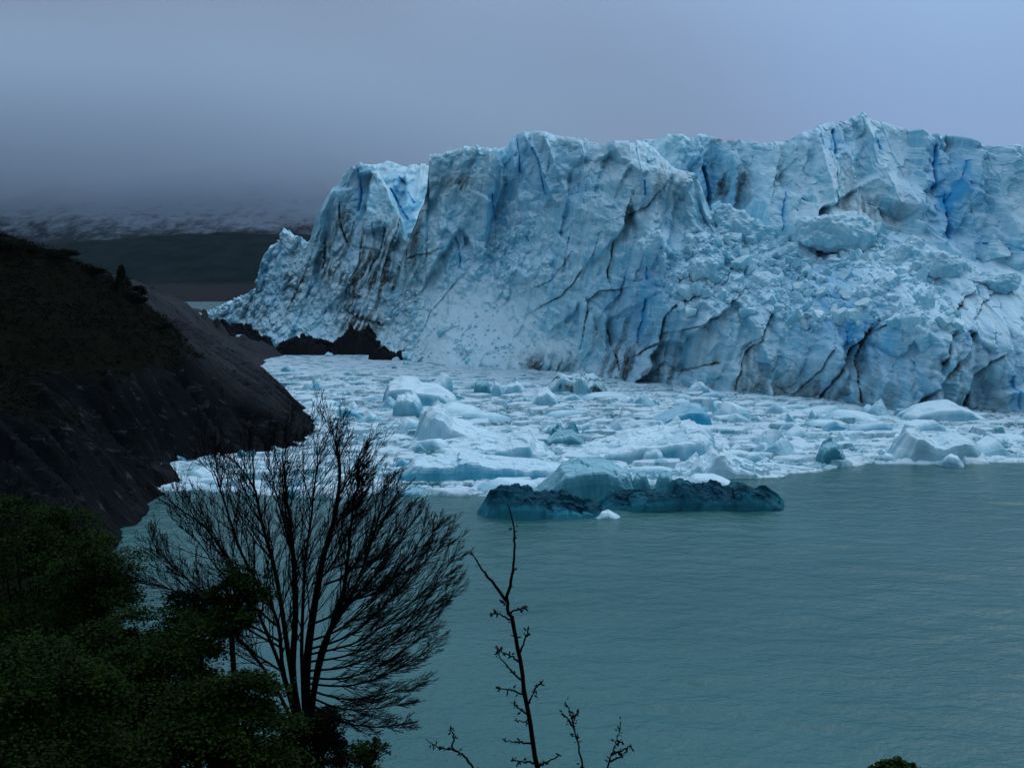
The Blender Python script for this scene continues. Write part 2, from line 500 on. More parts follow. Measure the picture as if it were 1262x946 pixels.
    V = np.concatenate([np.stack([X, Y, Z], -1).reshape(-1, 3), np.stack([Xb, Yb, Zb], -1).reshape(-1, 3)])
    zb = np.zeros(Xb.size)
    A = {'blue': np.concatenate([np.clip(blue, 0, 1).ravel(), zb + 0.05]), 'dirt': np.concatenate([np.clip(dirt, 0, 1).ravel(), zb])}
    me = mesh_np(name, V, grid_faces(nz + rows, len(xs)), False, A)
    o = link(name, me, mat or M_ICE, parent)
    GRIDS[name] = (X, Y, Z, Rn)
    return o


GRIDS = {}
glacier = empty('glacier', (20, 330, 0))
tag(glacier, 'huge crevassed blue-white glacier front standing in the lake behind the packed ice', 'glacier')


def part(o, label=None):
    o.matrix_parent_inverse = glacier.matrix_world.inverted()
    o.location = (0, 0, 0)
    if label: o['label'] = label
    return o


from mathutils import Matrix
def fixparent(o):
    o.matrix_parent_inverse = Matrix.Translation(-o.parent.location); return o


# front wall: the long lower face from the central talus to the right edge of the picture
front_ctrl = [
    (1480, 522, 236), (1480, 410, 246), (1480, 360, 270), (1480, 300, 300),
    (1262, 511, 248), (1262, 405, 256), (1262, 360, 282), (1262, 300, 312),
    (1185, 509, 250), (1185, 400, 258), (1185, 350, 284),
    (1110, 506, 253), (1110, 400, 261), (1110, 345, 287), (1110, 285, 322),
    (1000, 493, 266), (1000, 400, 273), (1000, 345, 296), (1000, 285, 330),
    (900, 484, 275), (900, 395, 282), (900, 335, 304), (905, 268, 330),
    (830, 478, 282), (830, 385, 287), (830, 310, 300), (845, 230, 318),
    (790, 473, 287), (785, 410, 299), (792, 340, 300), (775, 440, 293),
    (740, 464, 296), (740, 380, 300), (745, 300, 306), (760, 220, 316), (770, 176, 326),
    (690, 458, 304), (690, 390, 312), (695, 310, 320), (700, 240, 330), (700, 172, 342),
    (620, 454, 312), (620, 420, 324), (620, 370, 340), (620, 310, 354), (620, 255, 362), (640, 168, 368),
    (550, 450, 322), (550, 410, 338), (545, 360, 360), (550, 290, 368), (550, 190, 378),
    (500, 445, 345), (480, 420, 385), (475, 360, 400), (505, 300, 385), (526, 230, 390), (522, 192, 400),
]
front_top = [
    (430, 400, 402), (470, 345, 400), (500, 305, 385), (522, 245, 386), (527, 232, 386), (529, 190, 384), (545, 190, 380), (575, 179, 376), (590, 182, 374), (606, 184, 373), (627, 176, 370),
    (630, 166, 369), (655, 162, 366), (680, 166, 356), (700, 171, 345), (715, 172, 340), (740, 176, 334), (770, 175, 327), (792, 170, 322), (812, 172, 320),
    (822, 190, 318), (836, 205, 318), (848, 210, 318), (860, 214, 320), (866, 240, 322), (872, 262, 326), (882, 256, 328), (905, 266, 330), (940, 282, 331), (985, 290, 332),
    (1060, 285, 332), (1262, 292, 318), (1480, 290, 304)]
_fd = lambda px: float(np.interp(px, [480, 500, 550, 620, 690, 740, 790, 830, 900, 1000, 1110], [44, 44, 46, 44, 42, 35, 24, 18, 14, 8, 0]))
front_ctrl = [(a, b, c + _fd(a)) for a, b, c in front_ctrl]; front_top = [(a, b, c + _fd(a)) for a, b, c in front_top]
front_rough = [
    (1220, 470, .15), (1150, 460, .25), (1060, 470, .15), (960, 460, .1), (860, 450, .1), (740, 420, .08), (730, 300, .1), (660, 430, .35), (580, 420, .5), (620, 380, .5), (540, 430, .5), (640, 400, .45),
    (640, 310, .6), (600, 330, .45), (560, 300, .25), (660, 220, .1), (560, 220, .2), (760, 220, .1), (830, 260, .25), (900, 300, .6), (850, 330, .8), (920, 350, .8),
    (1000, 350, .9), (1060, 370, .85), (1130, 350, .7), (1200, 370, .35), (1240, 340, .1), (1250, 400, .3), (1040, 330, .8), (500, 420, .8)]
front_lines = [
    ('dirt', .35, 1.3, [(776, 252), (768, 275), (755, 300), (750, 335), (752, 345)]), ('dirt', .3, .7, [(810, 238), (795, 255), (776, 262)]),
    ('dirt', .35, 1.2, [(766, 358), (740, 362), (728, 372), (722, 395), (717, 415)]), ('dirt', .35, 1.2, [(752, 408), (755, 425), (762, 445), (768, 462)]),
    ('dirt', .55, 1.8, [(838, 373), (828, 380), (818, 400), (812, 425), (797, 433)]), ('dirt', .28, .9, [(912, 361), (898, 375), (885, 395), (865, 403), (840, 412), (815, 414)]),
    ('dirt', .3, .9, [(845, 460), (870, 453), (888, 449)]), ('dirt', .35, 1.2, [(945, 402), (935, 425), (915, 450), (906, 470), (905, 485)]),
    ('dirt', .5, 1.3, [(960, 345), (955, 375), (948, 400), (940, 410)]), ('dirt', .3, .8, [(978, 350), (975, 370)]),
    ('dirt', .55, 1.9, [(1080, 408), (1065, 430), (1045, 455), (1030, 470), (1012, 493)]), ('dirt', .5, 1.6, [(1076, 415), (1068, 445), (1062, 480), (1060, 498)]),
    ('dirt', .35, 1.2, [(1123, 378), (1110, 392), (1092, 406)]), ('dirt', .7, 1.6, [(1190, 370), (1182, 392), (1172, 420), (1164, 450)]),
    ('dirt', .75, 2.2, [(1208, 412), (1195, 440), (1172, 465), (1140, 488), (1108, 507)]), ('dirt', .5, 1.6, [(1252, 406), (1246, 435), (1215, 460), (1198, 490)]),
    ('dirt', .3, 1.0, [(1028, 430), (1018, 455), (1000, 470)]), ('dirt', .25, .8, [(1225, 360), (1216, 372), (1212, 382)]),
    ('dirt', .25, .8, [(735, 300), (730, 318), (724, 330)]), ('dirt', .25, .8, [(702, 296), (696, 320)]), ('dirt', .3, .8, [(717, 335), (705, 352), (690, 365), (665, 378)]),
    ('dirt', .25, .6, [(700, 318), (680, 345), (660, 355)]), ('dirt', .25, .7, [(560, 352), (545, 370), (530, 382), (525, 395)]),
    ('dirt', .35, .9, [(527, 240), (515, 275), (503, 300), (500, 330)]), ('dirt', .3, .8, [(575, 220), (568, 235)]), ('dirt', .3, .8, [(883, 345), (868, 358), (850, 365)]),
    ('dirt', .3, .8, [(903, 325), (892, 345), (886, 352)]), ('dirt', .3, .8, [(540, 305), (505, 318)]),
    ('blue', .35, 1.6, [(560, 290), (565, 305), (567, 330)]), ('blue', .3, 1.3, [(571, 293), (572, 302)]), ('blue', .4, 2.0, [(606, 240), (609, 262), (612, 268)]),
    ('blue', .45, 2.2, [(655, 185), (665, 210), (672, 240)]), ('blue', .4, 1.5, [(638, 170), (640, 210)]), ('blue', .3, 1.3, [(853, 300), (855, 325)]), ('blue', .3, 1.2, [(800, 320), (798, 345)]),
    ('blue', .5, 2.2, [(797, 370), (794, 400), (790, 425)]), ('blue', .3, 1.2, [(646, 290), (650, 297)]), ('blue', .35, 1.4, [(793, 225), (793, 240)]), ('blue', .4, 1.6, [(1056, 395), (1055, 428)]),
    ('blue', .3, 1.1, [(715, 225), (712, 240)]), ('blue', .35, 1.0, [(1258, 465), (1258, 505)]),
    ('fin', 1.4, 2.5, [(629, 168), (634, 205), (640, 250)]), ('fin', 1.6, 3.0, [(648, 168), (664, 205), (682, 250)]), ('fin', 2.0, 3.5, [(672, 172), (690, 215), (700, 255)]), ('fin', 1.6, 2.5, [(718, 180), (722, 215), (716, 260)]),
    ('fin', 1.5, 2.5, [(604, 188), (602, 230), (600, 280)])]
front_blobs = [(803, 306, 20, 24, 4), (850, 238, 16, 40, 3), (1150, 440, 42, 55, 2.5), (1090, 488, 26, 26, 3), (958, 312, 28, 22, 3), (1000, 326, 26, 20, 3), (1120, 302, 24, 22, 4), (1160, 328, 26, 26, 4), (1088, 352, 26, 20, 3.5),
               (1040, 366, 22, 18, 3), (1058, 430, 9, 45, -4), (792, 410, 13, 42, -3), (752, 440, 22, 28, -2.5), (735, 260, 28, 45, 3), (800, 215, 34, 36, 3), (585, 240, 26, 40, 2.5), (560, 330, 30, 40, 2), (640, 330, 24, 22, 3),
               (1020, 455, 20, 35, 2.5), (1215, 345, 40, 30, 4), (870, 310, 20, 22, 3), (905, 345, 18, 18, 2.5), (960, 375, 24, 22, 2.5), (1240, 440, 20, 30, 2.5), (680, 440, 24, 14, 2)]
front_blue = [(792, 405, 55, .5), (790, 440, 60, .3), (700, 260, 40, .25), (655, 220, 60, .3), (570, 300, 45, .35), (990, 425, 22, .5), (1055, 395, 35, .45), (1010, 340, 45, .2),
              (1020, 365, 60, .28), (855, 310, 40, .4), (840, 330, 60, .15), (1250, 480, 60, .45), (1190, 420, 90, .22), (1050, 440, 70, .2), (620, 200, 60, .25), (790, 380, 40, .3), (760, 205, 60, .15), (640, 330, 30, .15)]
front_dirt = [(825, 470, 60, 40, .35), (1030, 488, 50, 26, .28), (1165, 485, 36, 36, .25), (1215, 485, 36, 28, .2), (675, 453, 40, 16, .7), (500, 400, 40, 60, .25), (510, 290, 22, 60, .6),
              (820, 240, 30, 30, .4), (768, 440, 30, 40, .35), (955, 485, 60, 25, .3), (560, 228, 40, 14, .5)]
fixparent(relief('ice_wall', glacier, front_ctrl, front_top, (-72, 176), -2.5, 0.30, 3, front_rough, front_lines, front_blue, front_dirt, back=45, blobs=front_blobs, calm=[(590, 400, 60), (540, 428, 50), (630, 425, 42), (650, 385, 34), (500, 436, 30)]))

# upper wall standing back on the right
back_ctrl = [(800, 420, 322), (800, 260, 342), (800, 170, 356), (880, 420, 318), (880, 250, 346), (880, 168, 356), (905, 270, 338), (905, 180, 352), (960, 280, 322), (960, 170, 345),
             (1065, 420, 300), (1065, 290, 318), (1065, 140, 352), (1130, 300, 312), (1130, 165, 342), (1165, 290, 316), (1165, 180, 340), (1200, 300, 304), (1200, 170, 324), (1262, 440, 286), (1262, 320, 294), (1262, 180, 312), (1480, 440, 270), (1480, 180, 300)]
back_top = [(760, 180, 360), (815, 168, 356), (840, 166, 356), (855, 172, 356), (868, 163, 356), (880, 163, 355), (895, 172, 354), (920, 169, 350), (940, 174, 347), (968, 174, 345), (985, 164, 346), (998, 158, 347), (1030, 149, 350), (1048, 147, 351), (1058, 140, 352), (1066, 137, 352), (1075, 143, 351),
            (1100, 151, 348), (1120, 158, 345), (1140, 168, 343), (1150, 176, 342), (1152, 165, 340), (1165, 166, 338), (1178, 172, 336), (1194, 176, 330), (1197, 165, 325), (1212, 170, 320), (1230, 175, 316), (1262, 176, 312), (1330, 168, 308), (1480, 172, 300)]
_bd = lambda px: float(np.interp(px, [800, 880, 960, 1065, 1262], [34, 18, 10, 4, 0]))
back_ctrl = [(a, b, c + _bd(a)) for a, b, c in back_ctrl]; back_top = [(a, b, c + _bd(a)) for a, b, c in back_top]
back_rough = [(900, 220, .05), (1000, 220, .05), (1100, 220, .08), (1220, 250, .03), (1100, 270, .4), (860, 200, .1), (1030, 280, .2)]
back_lines = [('blue', .9, 5.0, [(872, 205), (878, 235), (880, 265)]), ('dirt', .3, 1.2, [(954, 215), (951, 228)]), ('blue', .3, 1.4, [(965, 235), (962, 260), (961, 285)]), ('dirt', .4, 1.2, [(1023, 205), (1020, 230), (1025, 252)]),
              ('dirt', .3, .8, [(1055, 230), (1068, 248), (1085, 260), (1092, 272)]), ('blue', .3, 1.2, [(1085, 172), (1087, 182)]), ('blue', .8, 3.0, [(1168, 240), (1165, 270), (1164, 290)]), ('blue', .6, 2.4, [(1150, 180), (1152, 230)]),
              ('blue', .6, 2.2, [(1190, 200), (1180, 220), (1168, 250)]), ('blue', .3, 1.0, [(1220, 298), (1245, 298), (1262, 308)]), ('blue', .5, 2.4, [(1027, 160), (1028, 190)]), ('dirt', .3, .7, [(1040, 150), (1050, 145)])]
back_lines += [('fin', 2.0, 2.2, [(985, 166), (978, 220), (970, 290)]), ('fin', 2.5, 3.0, [(1002, 160), (1012, 230), (1015, 290)]), ('fin', 2.0, 2.5, [(912, 178), (900, 230), (890, 285)]), ('fin', 2.2, 3.0, [(1197, 168), (1186, 215), (1152, 300)]),
               ('fin', 2.5, 3.0, [(1215, 180), (1190, 250), (1165, 330)]), ('fin', 2.0, 2.5, [(1065, 142), (1082, 200), (1100, 250)]), ('fin', 2.0, 2.5, [(1120, 160), (1128, 220), (1125, 280)])]
back_blobs = [(1032, 280, 38, 26, 8), (940, 240, 34, 60, 3), (1000, 215, 24, 70, 3), (1078, 200, 34, 50, 3), (1238, 250, 44, 80, 4), (890, 232, 15, 55, -6), (1165, 235, 18, 60, -3), (1130, 260, 20, 30, 4), (862, 200, 12, 35, 2.5), (1110, 240, 18, 25, 3)]
back_blue = [(890, 215, 45, .4), (870, 190, 30, .3), (1160, 210, 60, .3), (1250, 230, 90, .15), (950, 230, 80, .12), (1080, 200, 70, .12), (1010, 170, 40, .15)]
back_dirt_shade = [(897, 225, 16, 26, .75), (1075, 265, 30, 20, .5), (893, 172, 14, 3, .6), (1040, 240, 14, 40, .2)]  # dirt, plus the darkness of the deep crevice painted into the colour
fixparent(relief('upper_ice_wall', glacier, back_ctrl, back_top, (44, 190), 18, 0.30, 21, back_rough, back_lines, back_blue, back_dirt_shade, back=120, blobs=back_blobs))

# left tower and its debris foot
left_ctrl = [(225, 392, 560), (262, 390, 540), (300, 392, 510), (335, 412, 470), (380, 425, 440), (420, 434, 424), (450, 440, 412), (500, 444, 395), (580, 446, 380),
             (300, 365, 520), (340, 370, 490), (380, 385, 462), (420, 395, 440), (460, 395, 428), (520, 400, 410),
             (322, 325, 508), (350, 290, 504), (375, 300, 488), (360, 340, 486), (385, 330, 474), (400, 260, 470), (430, 210, 466), (450, 200, 464), (430, 300, 452), (420, 350, 446), (470, 300, 444), (470, 350, 436), (490, 270, 452), (520, 330, 430), (470, 215, 466), (600, 300, 430)]
left_top = [(225, 392, 560), (255, 384, 545), (275, 376, 535), (298, 365, 522), (318, 355, 512), (320, 335, 510), (326, 318, 508), (335, 303, 506), (346, 296, 504), (350, 281, 504), (357, 288, 502), (362, 292, 498), (372, 290, 492), (374, 300, 490), (383, 297, 484), (388, 270, 476),
            (400, 246, 472), (412, 225, 469), (424, 207, 466), (440, 202, 465), (444, 198, 464), (462, 206, 465), (476, 226, 464), (484, 246, 460), (489, 262, 455), (493, 268, 452), (498, 290, 450), (510, 300, 446), (560, 320, 430), (640, 330, 420)]
left_rough = [(300, 385, .9), (380, 400, .9), (430, 415, .9), (340, 330, .5), (420, 260, .15), (450, 300, .2), (480, 340, .25), (400, 340, .5), (360, 360, .8), (560, 430, .7)]
left_lines = [('dirt', .7, 1.8, [(416, 254), (420, 280), (426, 300)]), ('dirt', .8, 1.4, [(400, 288), (398, 310), (396, 330)]), ('dirt', .5, 1.2, [(474, 280), (466, 310), (455, 330)]), ('dirt', .5, 1.0, [(492, 270), (484, 300), (470, 340)]),
              ('dirt', .4, 1.2, [(445, 300), (440, 330), (425, 360)]), ('blue', .6, 2.4, [(443, 210), (443, 235), (441, 258)]), ('blue', .35, 1.4, [(461, 275), (460, 292)]), ('blue', .35, 1.4, [(436, 272), (433, 290)]),
              ('dirt', .5, 1.2, [(378, 330), (370, 350), (360, 372)]), ('dirt', .6, 1.2, [(425, 380), (440, 395), (470, 400)]), ('dirt', .3, .8, [(318, 358), (330, 356)]), ('blue', .4, 1.2, [(324, 330), (326, 352)])]
left_blue = [(420, 230, 40, .3), (392, 275, 25, .4), (345, 310, 25, .35), (325, 340, 18, .5), (388, 335, 20, .45), (460, 250, 40, .2), (395, 405, 30, .25)]
left_dirt_shade = [(425, 275, 18, 34, .55), (408, 325, 30, 45, .6), (470, 320, 40, 50, .65), (440, 360, 50, 40, .5), (490, 300, 18, 30, .5), (365, 350, 26, 30, .45), (440, 410, 30, 26, .9), (330, 385, 50, 12, .25), (310, 378, 40, 10, .2), (490, 370, 30, 40, .35)]  # dirt streaks, plus the shade of the cave hollow painted on the ice
fixparent(relief('ice_tower', glacier, left_ctrl, left_top, (-165, -22), -2.5, 0.38, 45, left_rough, left_lines, left_blue, left_dirt_shade, back=40))['label'] = 'dirt-streaked ice tower at the far left end of the glacier'

# snowy saddle behind the tower
sad_ctrl = [(440, 330, 480), (440, 215, 500), (500, 300, 476), (500, 250, 492), (500, 205, 520), (540, 300, 470), (560, 210, 510), (600, 300, 470)]
sad_top = [(430, 215, 505), (446, 200, 505), (462, 202, 510), (480, 200, 515), (500, 204, 518), (520, 203, 516), (540, 204, 514), (600, 200, 510), (660, 205, 505)]
fixparent(relief('snow_saddle', glacier, sad_ctrl, sad_top, (-76, 8), 20, 0.5, 77, [(500, 250, .35)],
       [('blue', .6, 2.5, [(482, 234), (490, 252), (505, 272)]), ('blue', .5, 2.0, [(492, 220), (500, 228)]), ('blue', .4, 1.5, [(505, 238), (512, 250)])], [(495, 260, 30, .4)], [], back=100))


# broken blocks of ice lying on the benches and aprons
def block_protos(n=8, seed=900):
    out = []
    k = 5; g = np.linspace(-1, 1, k)
    for i in range(n):
        rng = np.random.RandomState(seed + i)
        Vs, Fs = [], []; off = 0
        for ax in range(3):
            for sg in (-1, 1):
                A, B = np.meshgrid(g, g); C = np.full_like(A, sg)
                p = [None] * 3; p[ax] = C; p[(ax + 1) % 3] = A; p[(ax + 2) % 3] = B
                V = np.stack(p, -1).reshape(-1, 3); f = grid_faces(k, k, sg < 0)
                Vs.append(V); Fs.append(f + off); off += len(V)
        V = np.concatenate(Vs); Fq = np.concatenate(Fs)
        V = V / (np.linalg.norm(V, axis=1)[:, None] ** 0.35)
        for _ in range(7):            # slice with random planes: angular broken faces
            nrm = rng.normal(size=3); nrm /= np.linalg.norm(nrm); dd = rng.uniform(0.55, 0.9)
            ov = V @ nrm - dd; V = V - np.where(ov > 0, ov, 0)[:, None] * nrm
        V = V + 0.05 * np.stack([vn(V[:, 1] * 3 + i, V[:, 2] * 3, 3 + i), vn(V[:, 0] * 3, V[:, 2] * 3 + i, 5 + i), vn(V[:, 0] * 3 + i, V[:, 1] * 3, 7 + i)], -1)
        out.append((V, Fq))
    return out


BLOCKS = block_protos()


def blocks_mesh(name, pos, size, seed, stretch=(1, 1, 1), tall=0.0):
    rng = np.random.RandomState(seed); Vs, Fs, bl, dt = [], [], [], []; off = 0
    for p, sz in zip(pos, size):
        V, Fq = BLOCKS[rng.randint(len(BLOCKS))]
        a = rng.rand() * 6.28; tx, ty = rng.normal(size=2) * 0.45
        ca, sa = cos(a), sin(a)
        M = np.array([[ca, -sa, 0], [sa, ca, 0], [0, 0, 1]]) @ np.array([[1, 0, 0], [0, cos(tx), -sin(tx)], [0, sin(tx), cos(tx)]]) @ np.array([[cos(ty), 0, sin(ty)], [0, 1, 0], [-sin(ty), 0, cos(ty)]])
        sc = sz * np.array([rng.uniform(.6, 1.2), rng.uniform(.6, 1.1), rng.uniform(.6, 1.2) + tall * rng.rand()]) * stretch
        Vs.append((V * sc) @ M.T + p); Fs.append(Fq + off); off += len(V)
        bl.append(np.full(len(V), max(0, rng.normal(0.0, 0.07)))); dt.append(np.full(len(V), max(0, rng.normal(-0.1, 0.12))))
    return mesh_np(name, np.concatenate(Vs), np.concatenate(Fs), False, {'blue': np.clip(np.concatenate(bl), 0, 1), 'dirt': np.clip(np.concatenate(dt), 0, 1)})


def rubble(gname, n, lo, hi, rmin, seed, cond=None):
    X, Y, Z, R = GRIDS[gname]; rng = np.random.RandomState(seed)
    m = (R > rmin) & (Z > 0.5)
    if cond is not None: m &= cond(X, Y, Z)
    ii = np.argwhere(m); ii = ii[rng.choice(len(ii), n)]
    pos = np.stack([X[ii[:, 0], ii[:, 1]], Y[ii[:, 0], ii[:, 1]], Z[ii[:, 0], ii[:, 1]]], -1)
    size = lo + (hi - lo) * rng.rand(n) ** 3
    o = fixparent(link('ice_rubble', blocks_mesh('ice_rubble', pos, size, seed), M_ICE, glacier)); o['kind'] = 'stuff'


rubble('ice_wall', 900, 0.5, 2.6, 0.62, 31)
rubble('ice_wall', 3200, 0.2, 0.9, 0.55, 34)
rubble('ice_wall', 1000, 0.18, 0.9, 0.38, 32, lambda X, Y, Z: (X < 45) & (Z < 45))
rubble('ice_tower', 1200, 0.25, 1.1, 0.45, 33)


_ct = bpy.data.textures.new('ice_lumps', 'CLOUDS'); _ct.noise_scale = 3.0; _ct.noise_depth = 3


def serac(px, py, Y, wpx, hpx, dep, seed, rot=0.0, lab=None, g='ice_wall', out=0.15):
    """a single standing block of the glacier, bedded into the surface behind it"""
    GX, GY, GZ, _ = GRIDS[g]
    for _ in range(4):
        x, _y, z = P(px, py, Y)
        k = np.unravel_index(np.argmin((GX - x) ** 2 + (GZ - z) ** 2), GX.shape); Y = float(GY[k])
    c = np.array(P(px, py, Y + dep * (0.5 - out) - dep * 0.1)); V, Fq = BLOCKS[seed % len(BLOCKS)]
    sx = wpx / F * Y / 2; sz = hpx / F * Y / 2
    sc = np.array([sx, dep / 2, sz]) * 1.18
    ca, sa = cos(rot), sin(rot)
    V = (V * sc) @ np.array([[ca, 0, -sa], [0, 1, 0], [sa, 0, ca]]) + c
    me = mesh_np('serac', V, Fq, True, {'blue': np.full(len(V), 0.1), 'dirt': np.zeros(len(V))})
    import bmesh
    bm = bmesh.new(); bm.from_mesh(me); bmesh.ops.remove_doubles(bm, verts=bm.verts, dist=0.02); bm.to_mesh(me); bm.free()
    o = fixparent(link('serac', me, M_ICE, glacier))
    sub = o.modifiers.new('smooth', 'SUBSURF'); sub.subdivision_type = 'CATMULL_CLARK'; sub.levels = sub.render_levels = 4
    dm = o.modifiers.new('lumps', 'DISPLACE'); dm.texture = _ct; dm.texture_coords = 'LOCAL'; dm.strength = 3.4; dm.mid_level = 0.55
    if lab: o['label'] = lab


serac(801, 306, 302, 26, 44, 8, 1, 0.1, 'rounded blue-white knob of ice on the wall', out=0.45)
serac(1032, 282, 318, 88, 50, 16, 5, 0.12, 'big pale block lodged against the upper wall', g='upper_ice_wall', out=0.45)
serac(915, 282, 322, 84, 30, 9, 3, 0.5, 'thin slanted slab of ice', out=0.4)
serac(985, 315, 312, 40, 28, 9, 4, 0.3); serac(1120, 312, 304, 44, 40, 10, 5, -0.2); serac(1162, 338, 292, 50, 44, 10, 6, 0.2)
serac(1088, 362, 284, 50, 34, 9, 7, -0.4); serac(945, 350, 298, 36, 28, 9, 0, 0.4); serac(1130, 405, 262, 36, 46, 8, 4, 0.4); serac(868, 335, 300, 30, 32, 8, 6, -0.2)
serac(1215, 350, 300, 60, 40, 12, 1, 0.2)

# ------------------------------------------------------------------ far shore, mountains, cloud, air
def mountain_material(name, forest, snowc, lo, hi, flat=0.0):
    m, nt, b = newmat(name)
    geo = nt.nodes.new('ShaderNodeNewGeometry')
    sp = nt.nodes.new('ShaderNodeSeparateXYZ'); nt.links.new(geo.outputs['Position'], sp.inputs[0])
    pos = geo.outputs['Position']
    n1 = noise(nt, 0.0035, 6, 0.6, vec=pos, stretch=(1, 0.4, 1))
    n2 = noise(nt, 0.022, 7, 0.78, vec=pos, stretch=(1, 0.35, 1))
    alt = math_(nt, 'ADD', sp.outputs[2], math_(nt, 'MULTIPLY', math_(nt, 'SUBTRACT', n1, 0.5), 130))
    f = math_(nt, 'ADD', mapr(nt, alt, lo, hi), math_(nt, 'MULTIPLY', math_(nt, 'SUBTRACT', n2, 0.5), 1.7))
    c = mixc(nt, math_(nt, 'MULTIPLY', mapr(nt, f, 0.35, 1.0), 0.9), forest, snowc)
    patch = mapr(nt, math_(nt, 'ADD', math_(nt, 'MULTIPLY', n1, 0.8), math_(nt, 'MULTIPLY', n2, 0.2)), 0.625, 0.65)
    c = mixc(nt, math_(nt, 'MULTIPLY', patch, mapr(nt, alt, lo - 40, lo + 20)), c, (0.65, 0.68, 0.72))
    nt.links.new(c, b.inputs['Base Color']); b.inputs['Roughness'].default_value = 0.95
    b.inputs['Specular IOR Level'].default_value = 0.0
    return m


def build_far():
    # low spur covered by dark forest on the far side of the lake
    xs = np.arange(-2600, 2601, 14.0); ys = np.arange(900, 2660, 12.0)
    X, Y = np.meshgrid(xs, ys)
    top = 80 + 8 * fbm(X / 420, Y * 0, 3, 4)
    top = top - 26 * sstep(-560, -760, X) * 0 - 16 * sstep(-520, -900, X)
    sh = 985 + 14 * vn(X / 160, X * 0, 9)
    e = Y - sh
    Z = np.where(e < 0, e * 0.05, 0) + 10 * sstep(0, 330, e) + (top - 10) * sstep(300, 950, e) ** 0.85
    t = (e - 300) / 700
    Z = Z + sstep(0.1, 0.4, t) * (4.0 * np.abs(fbm(X / 40, Y / 60, 4, 12)) + 3.0 * vn(X / 14, Y / 14, 31))
    me = mesh_np('far_shore_hill', np.stack([X, Y, Z], -1).reshape(-1, 3), grid_faces(len(ys), len(xs)), True)
    m, nt, b = newmat('far_forest')
    geo = nt.nodes.new('ShaderNodeNewGeometry'); sp = nt.nodes.new('ShaderNodeSeparateXYZ'); nt.links.new(geo.outputs['Position'], sp.inputs[0])
    n2 = noise(nt, 0.03, 6, 0.7, vec=geo.outputs['Position'], stretch=(1, 0.4, 1))
    alt = math_(nt, 'ADD', sp.outputs[2], math_(nt, 'MULTIPLY', math_(nt, 'SUBTRACT', n2, 0.5), 8))
    c = mixc(nt, mapr(nt, alt, 8.5, 12), (0.026, 0.025, 0.027), mixc(nt, mapr(nt, n2, 0.35, 0.65), (0.005, 0.010, 0.012), (0.012, 0.020, 0.022)))
    nt.links.new(c, b.inputs['Base Color']); b.inputs['Roughness'].default_value = 0.95; b.inputs['Specular IOR Level'].default_value = 0.0
    o = link('far_shore_hill', me, m); tag(o, kind='structure', label='dark forested hill along the far shore of the lake', cat='hill')
    # mountain behind, climbing into the cloud
    xs = np.arange(-5200, 5201, 40.0); ys = np.arange(2720, 7600, 40.0)
    X, Y = np.meshgrid(xs, ys)
    crest = 500 * sstep(2650, 5000, Y) ** 0.9 * sstep(7400, 5600, Y) * (1 - 0.75 * sstep(-900, 700, X))
    Z = 40 + crest * (0.80 + 0.35 * fbm(X / 1300, Y / 1500, 3, 40)) + 30 * fbm(X / 420, Y / 500, 4, 43) + 12 * fbm(X / 120, Y / 160, 4, 44) + 8 * fbm(X / 50, Y / 50, 3, 47)
    me = mesh_np('mountain', np.stack([X, Y, Z], -1).reshape(-1, 3), grid_faces(len(ys), len(xs)), True)
    o = link('mountain', me, mountain_material('snow_dusted_forest', (0.016, 0.023, 0.028), (0.30, 0.34, 0.40), 10, 240)); tag(o, kind='structure', label='snow-dusted forested mountain fading up into the cloud', cat='mountain')
    # cloud bank lying on the mountain
    import bmesh
    me = bpy.data.meshes.new('low_cloud'); bm = bmesh.new(); bmesh.ops.create_cube(bm, size=1.0)
    for v in bm.verts: v.co = (-1600 + v.co.x * 10000, 5150 + v.co.y * 4800, 760 + v.co.z * 1300)
    bm.to_mesh(me); bm.free()
    m = bpy.data.materials.new('cloud'); m.use_nodes = True; nt = m.node_tree; nt.nodes.remove(nt.nodes['Principled BSDF'])
    geo = nt.nodes.new('ShaderNodeNewGeometry'); pos = geo.outputs['Position']
    sp = nt.nodes.new('ShaderNodeSeparateXYZ'); nt.links.new(pos, sp.inputs[0])
    n1 = noise(nt, 0.0011, 4, 0.55, vec=pos)
    z = math_(nt, 'ADD', sp.outputs[2], math_(nt, 'MULTIPLY', math_(nt, 'SUBTRACT', n1, 0.5), 260))
    d = math_(nt, 'MULTIPLY', mapr(nt, z, 165, 400), mapr(nt, z, 1050, 400))
    d = math_(nt, 'MULTIPLY', d, mapr(nt, sp.outputs[0], 1300, -2400))
    d = math_(nt, 'MULTIPLY', d, mapr(nt, sp.outputs[1], 2780, 3600))
    d = math_(nt, 'MULTIPLY', d, 0.0044)
    v = nt.nodes.new('ShaderNodeVolumePrincipled'); v.inputs['Color'].default_value = (0.90, 0.93, 1.0, 1)
    nt.links.new(d, v.inputs['Density'])
    nt.links.new(v.outputs[0], nt.nodes['Material Output'].inputs['Volume'])
    o = link('low_cloud', me, m); tag(o, kind='structure', label='grey cloud bank hiding the upper mountain', cat='cloud')


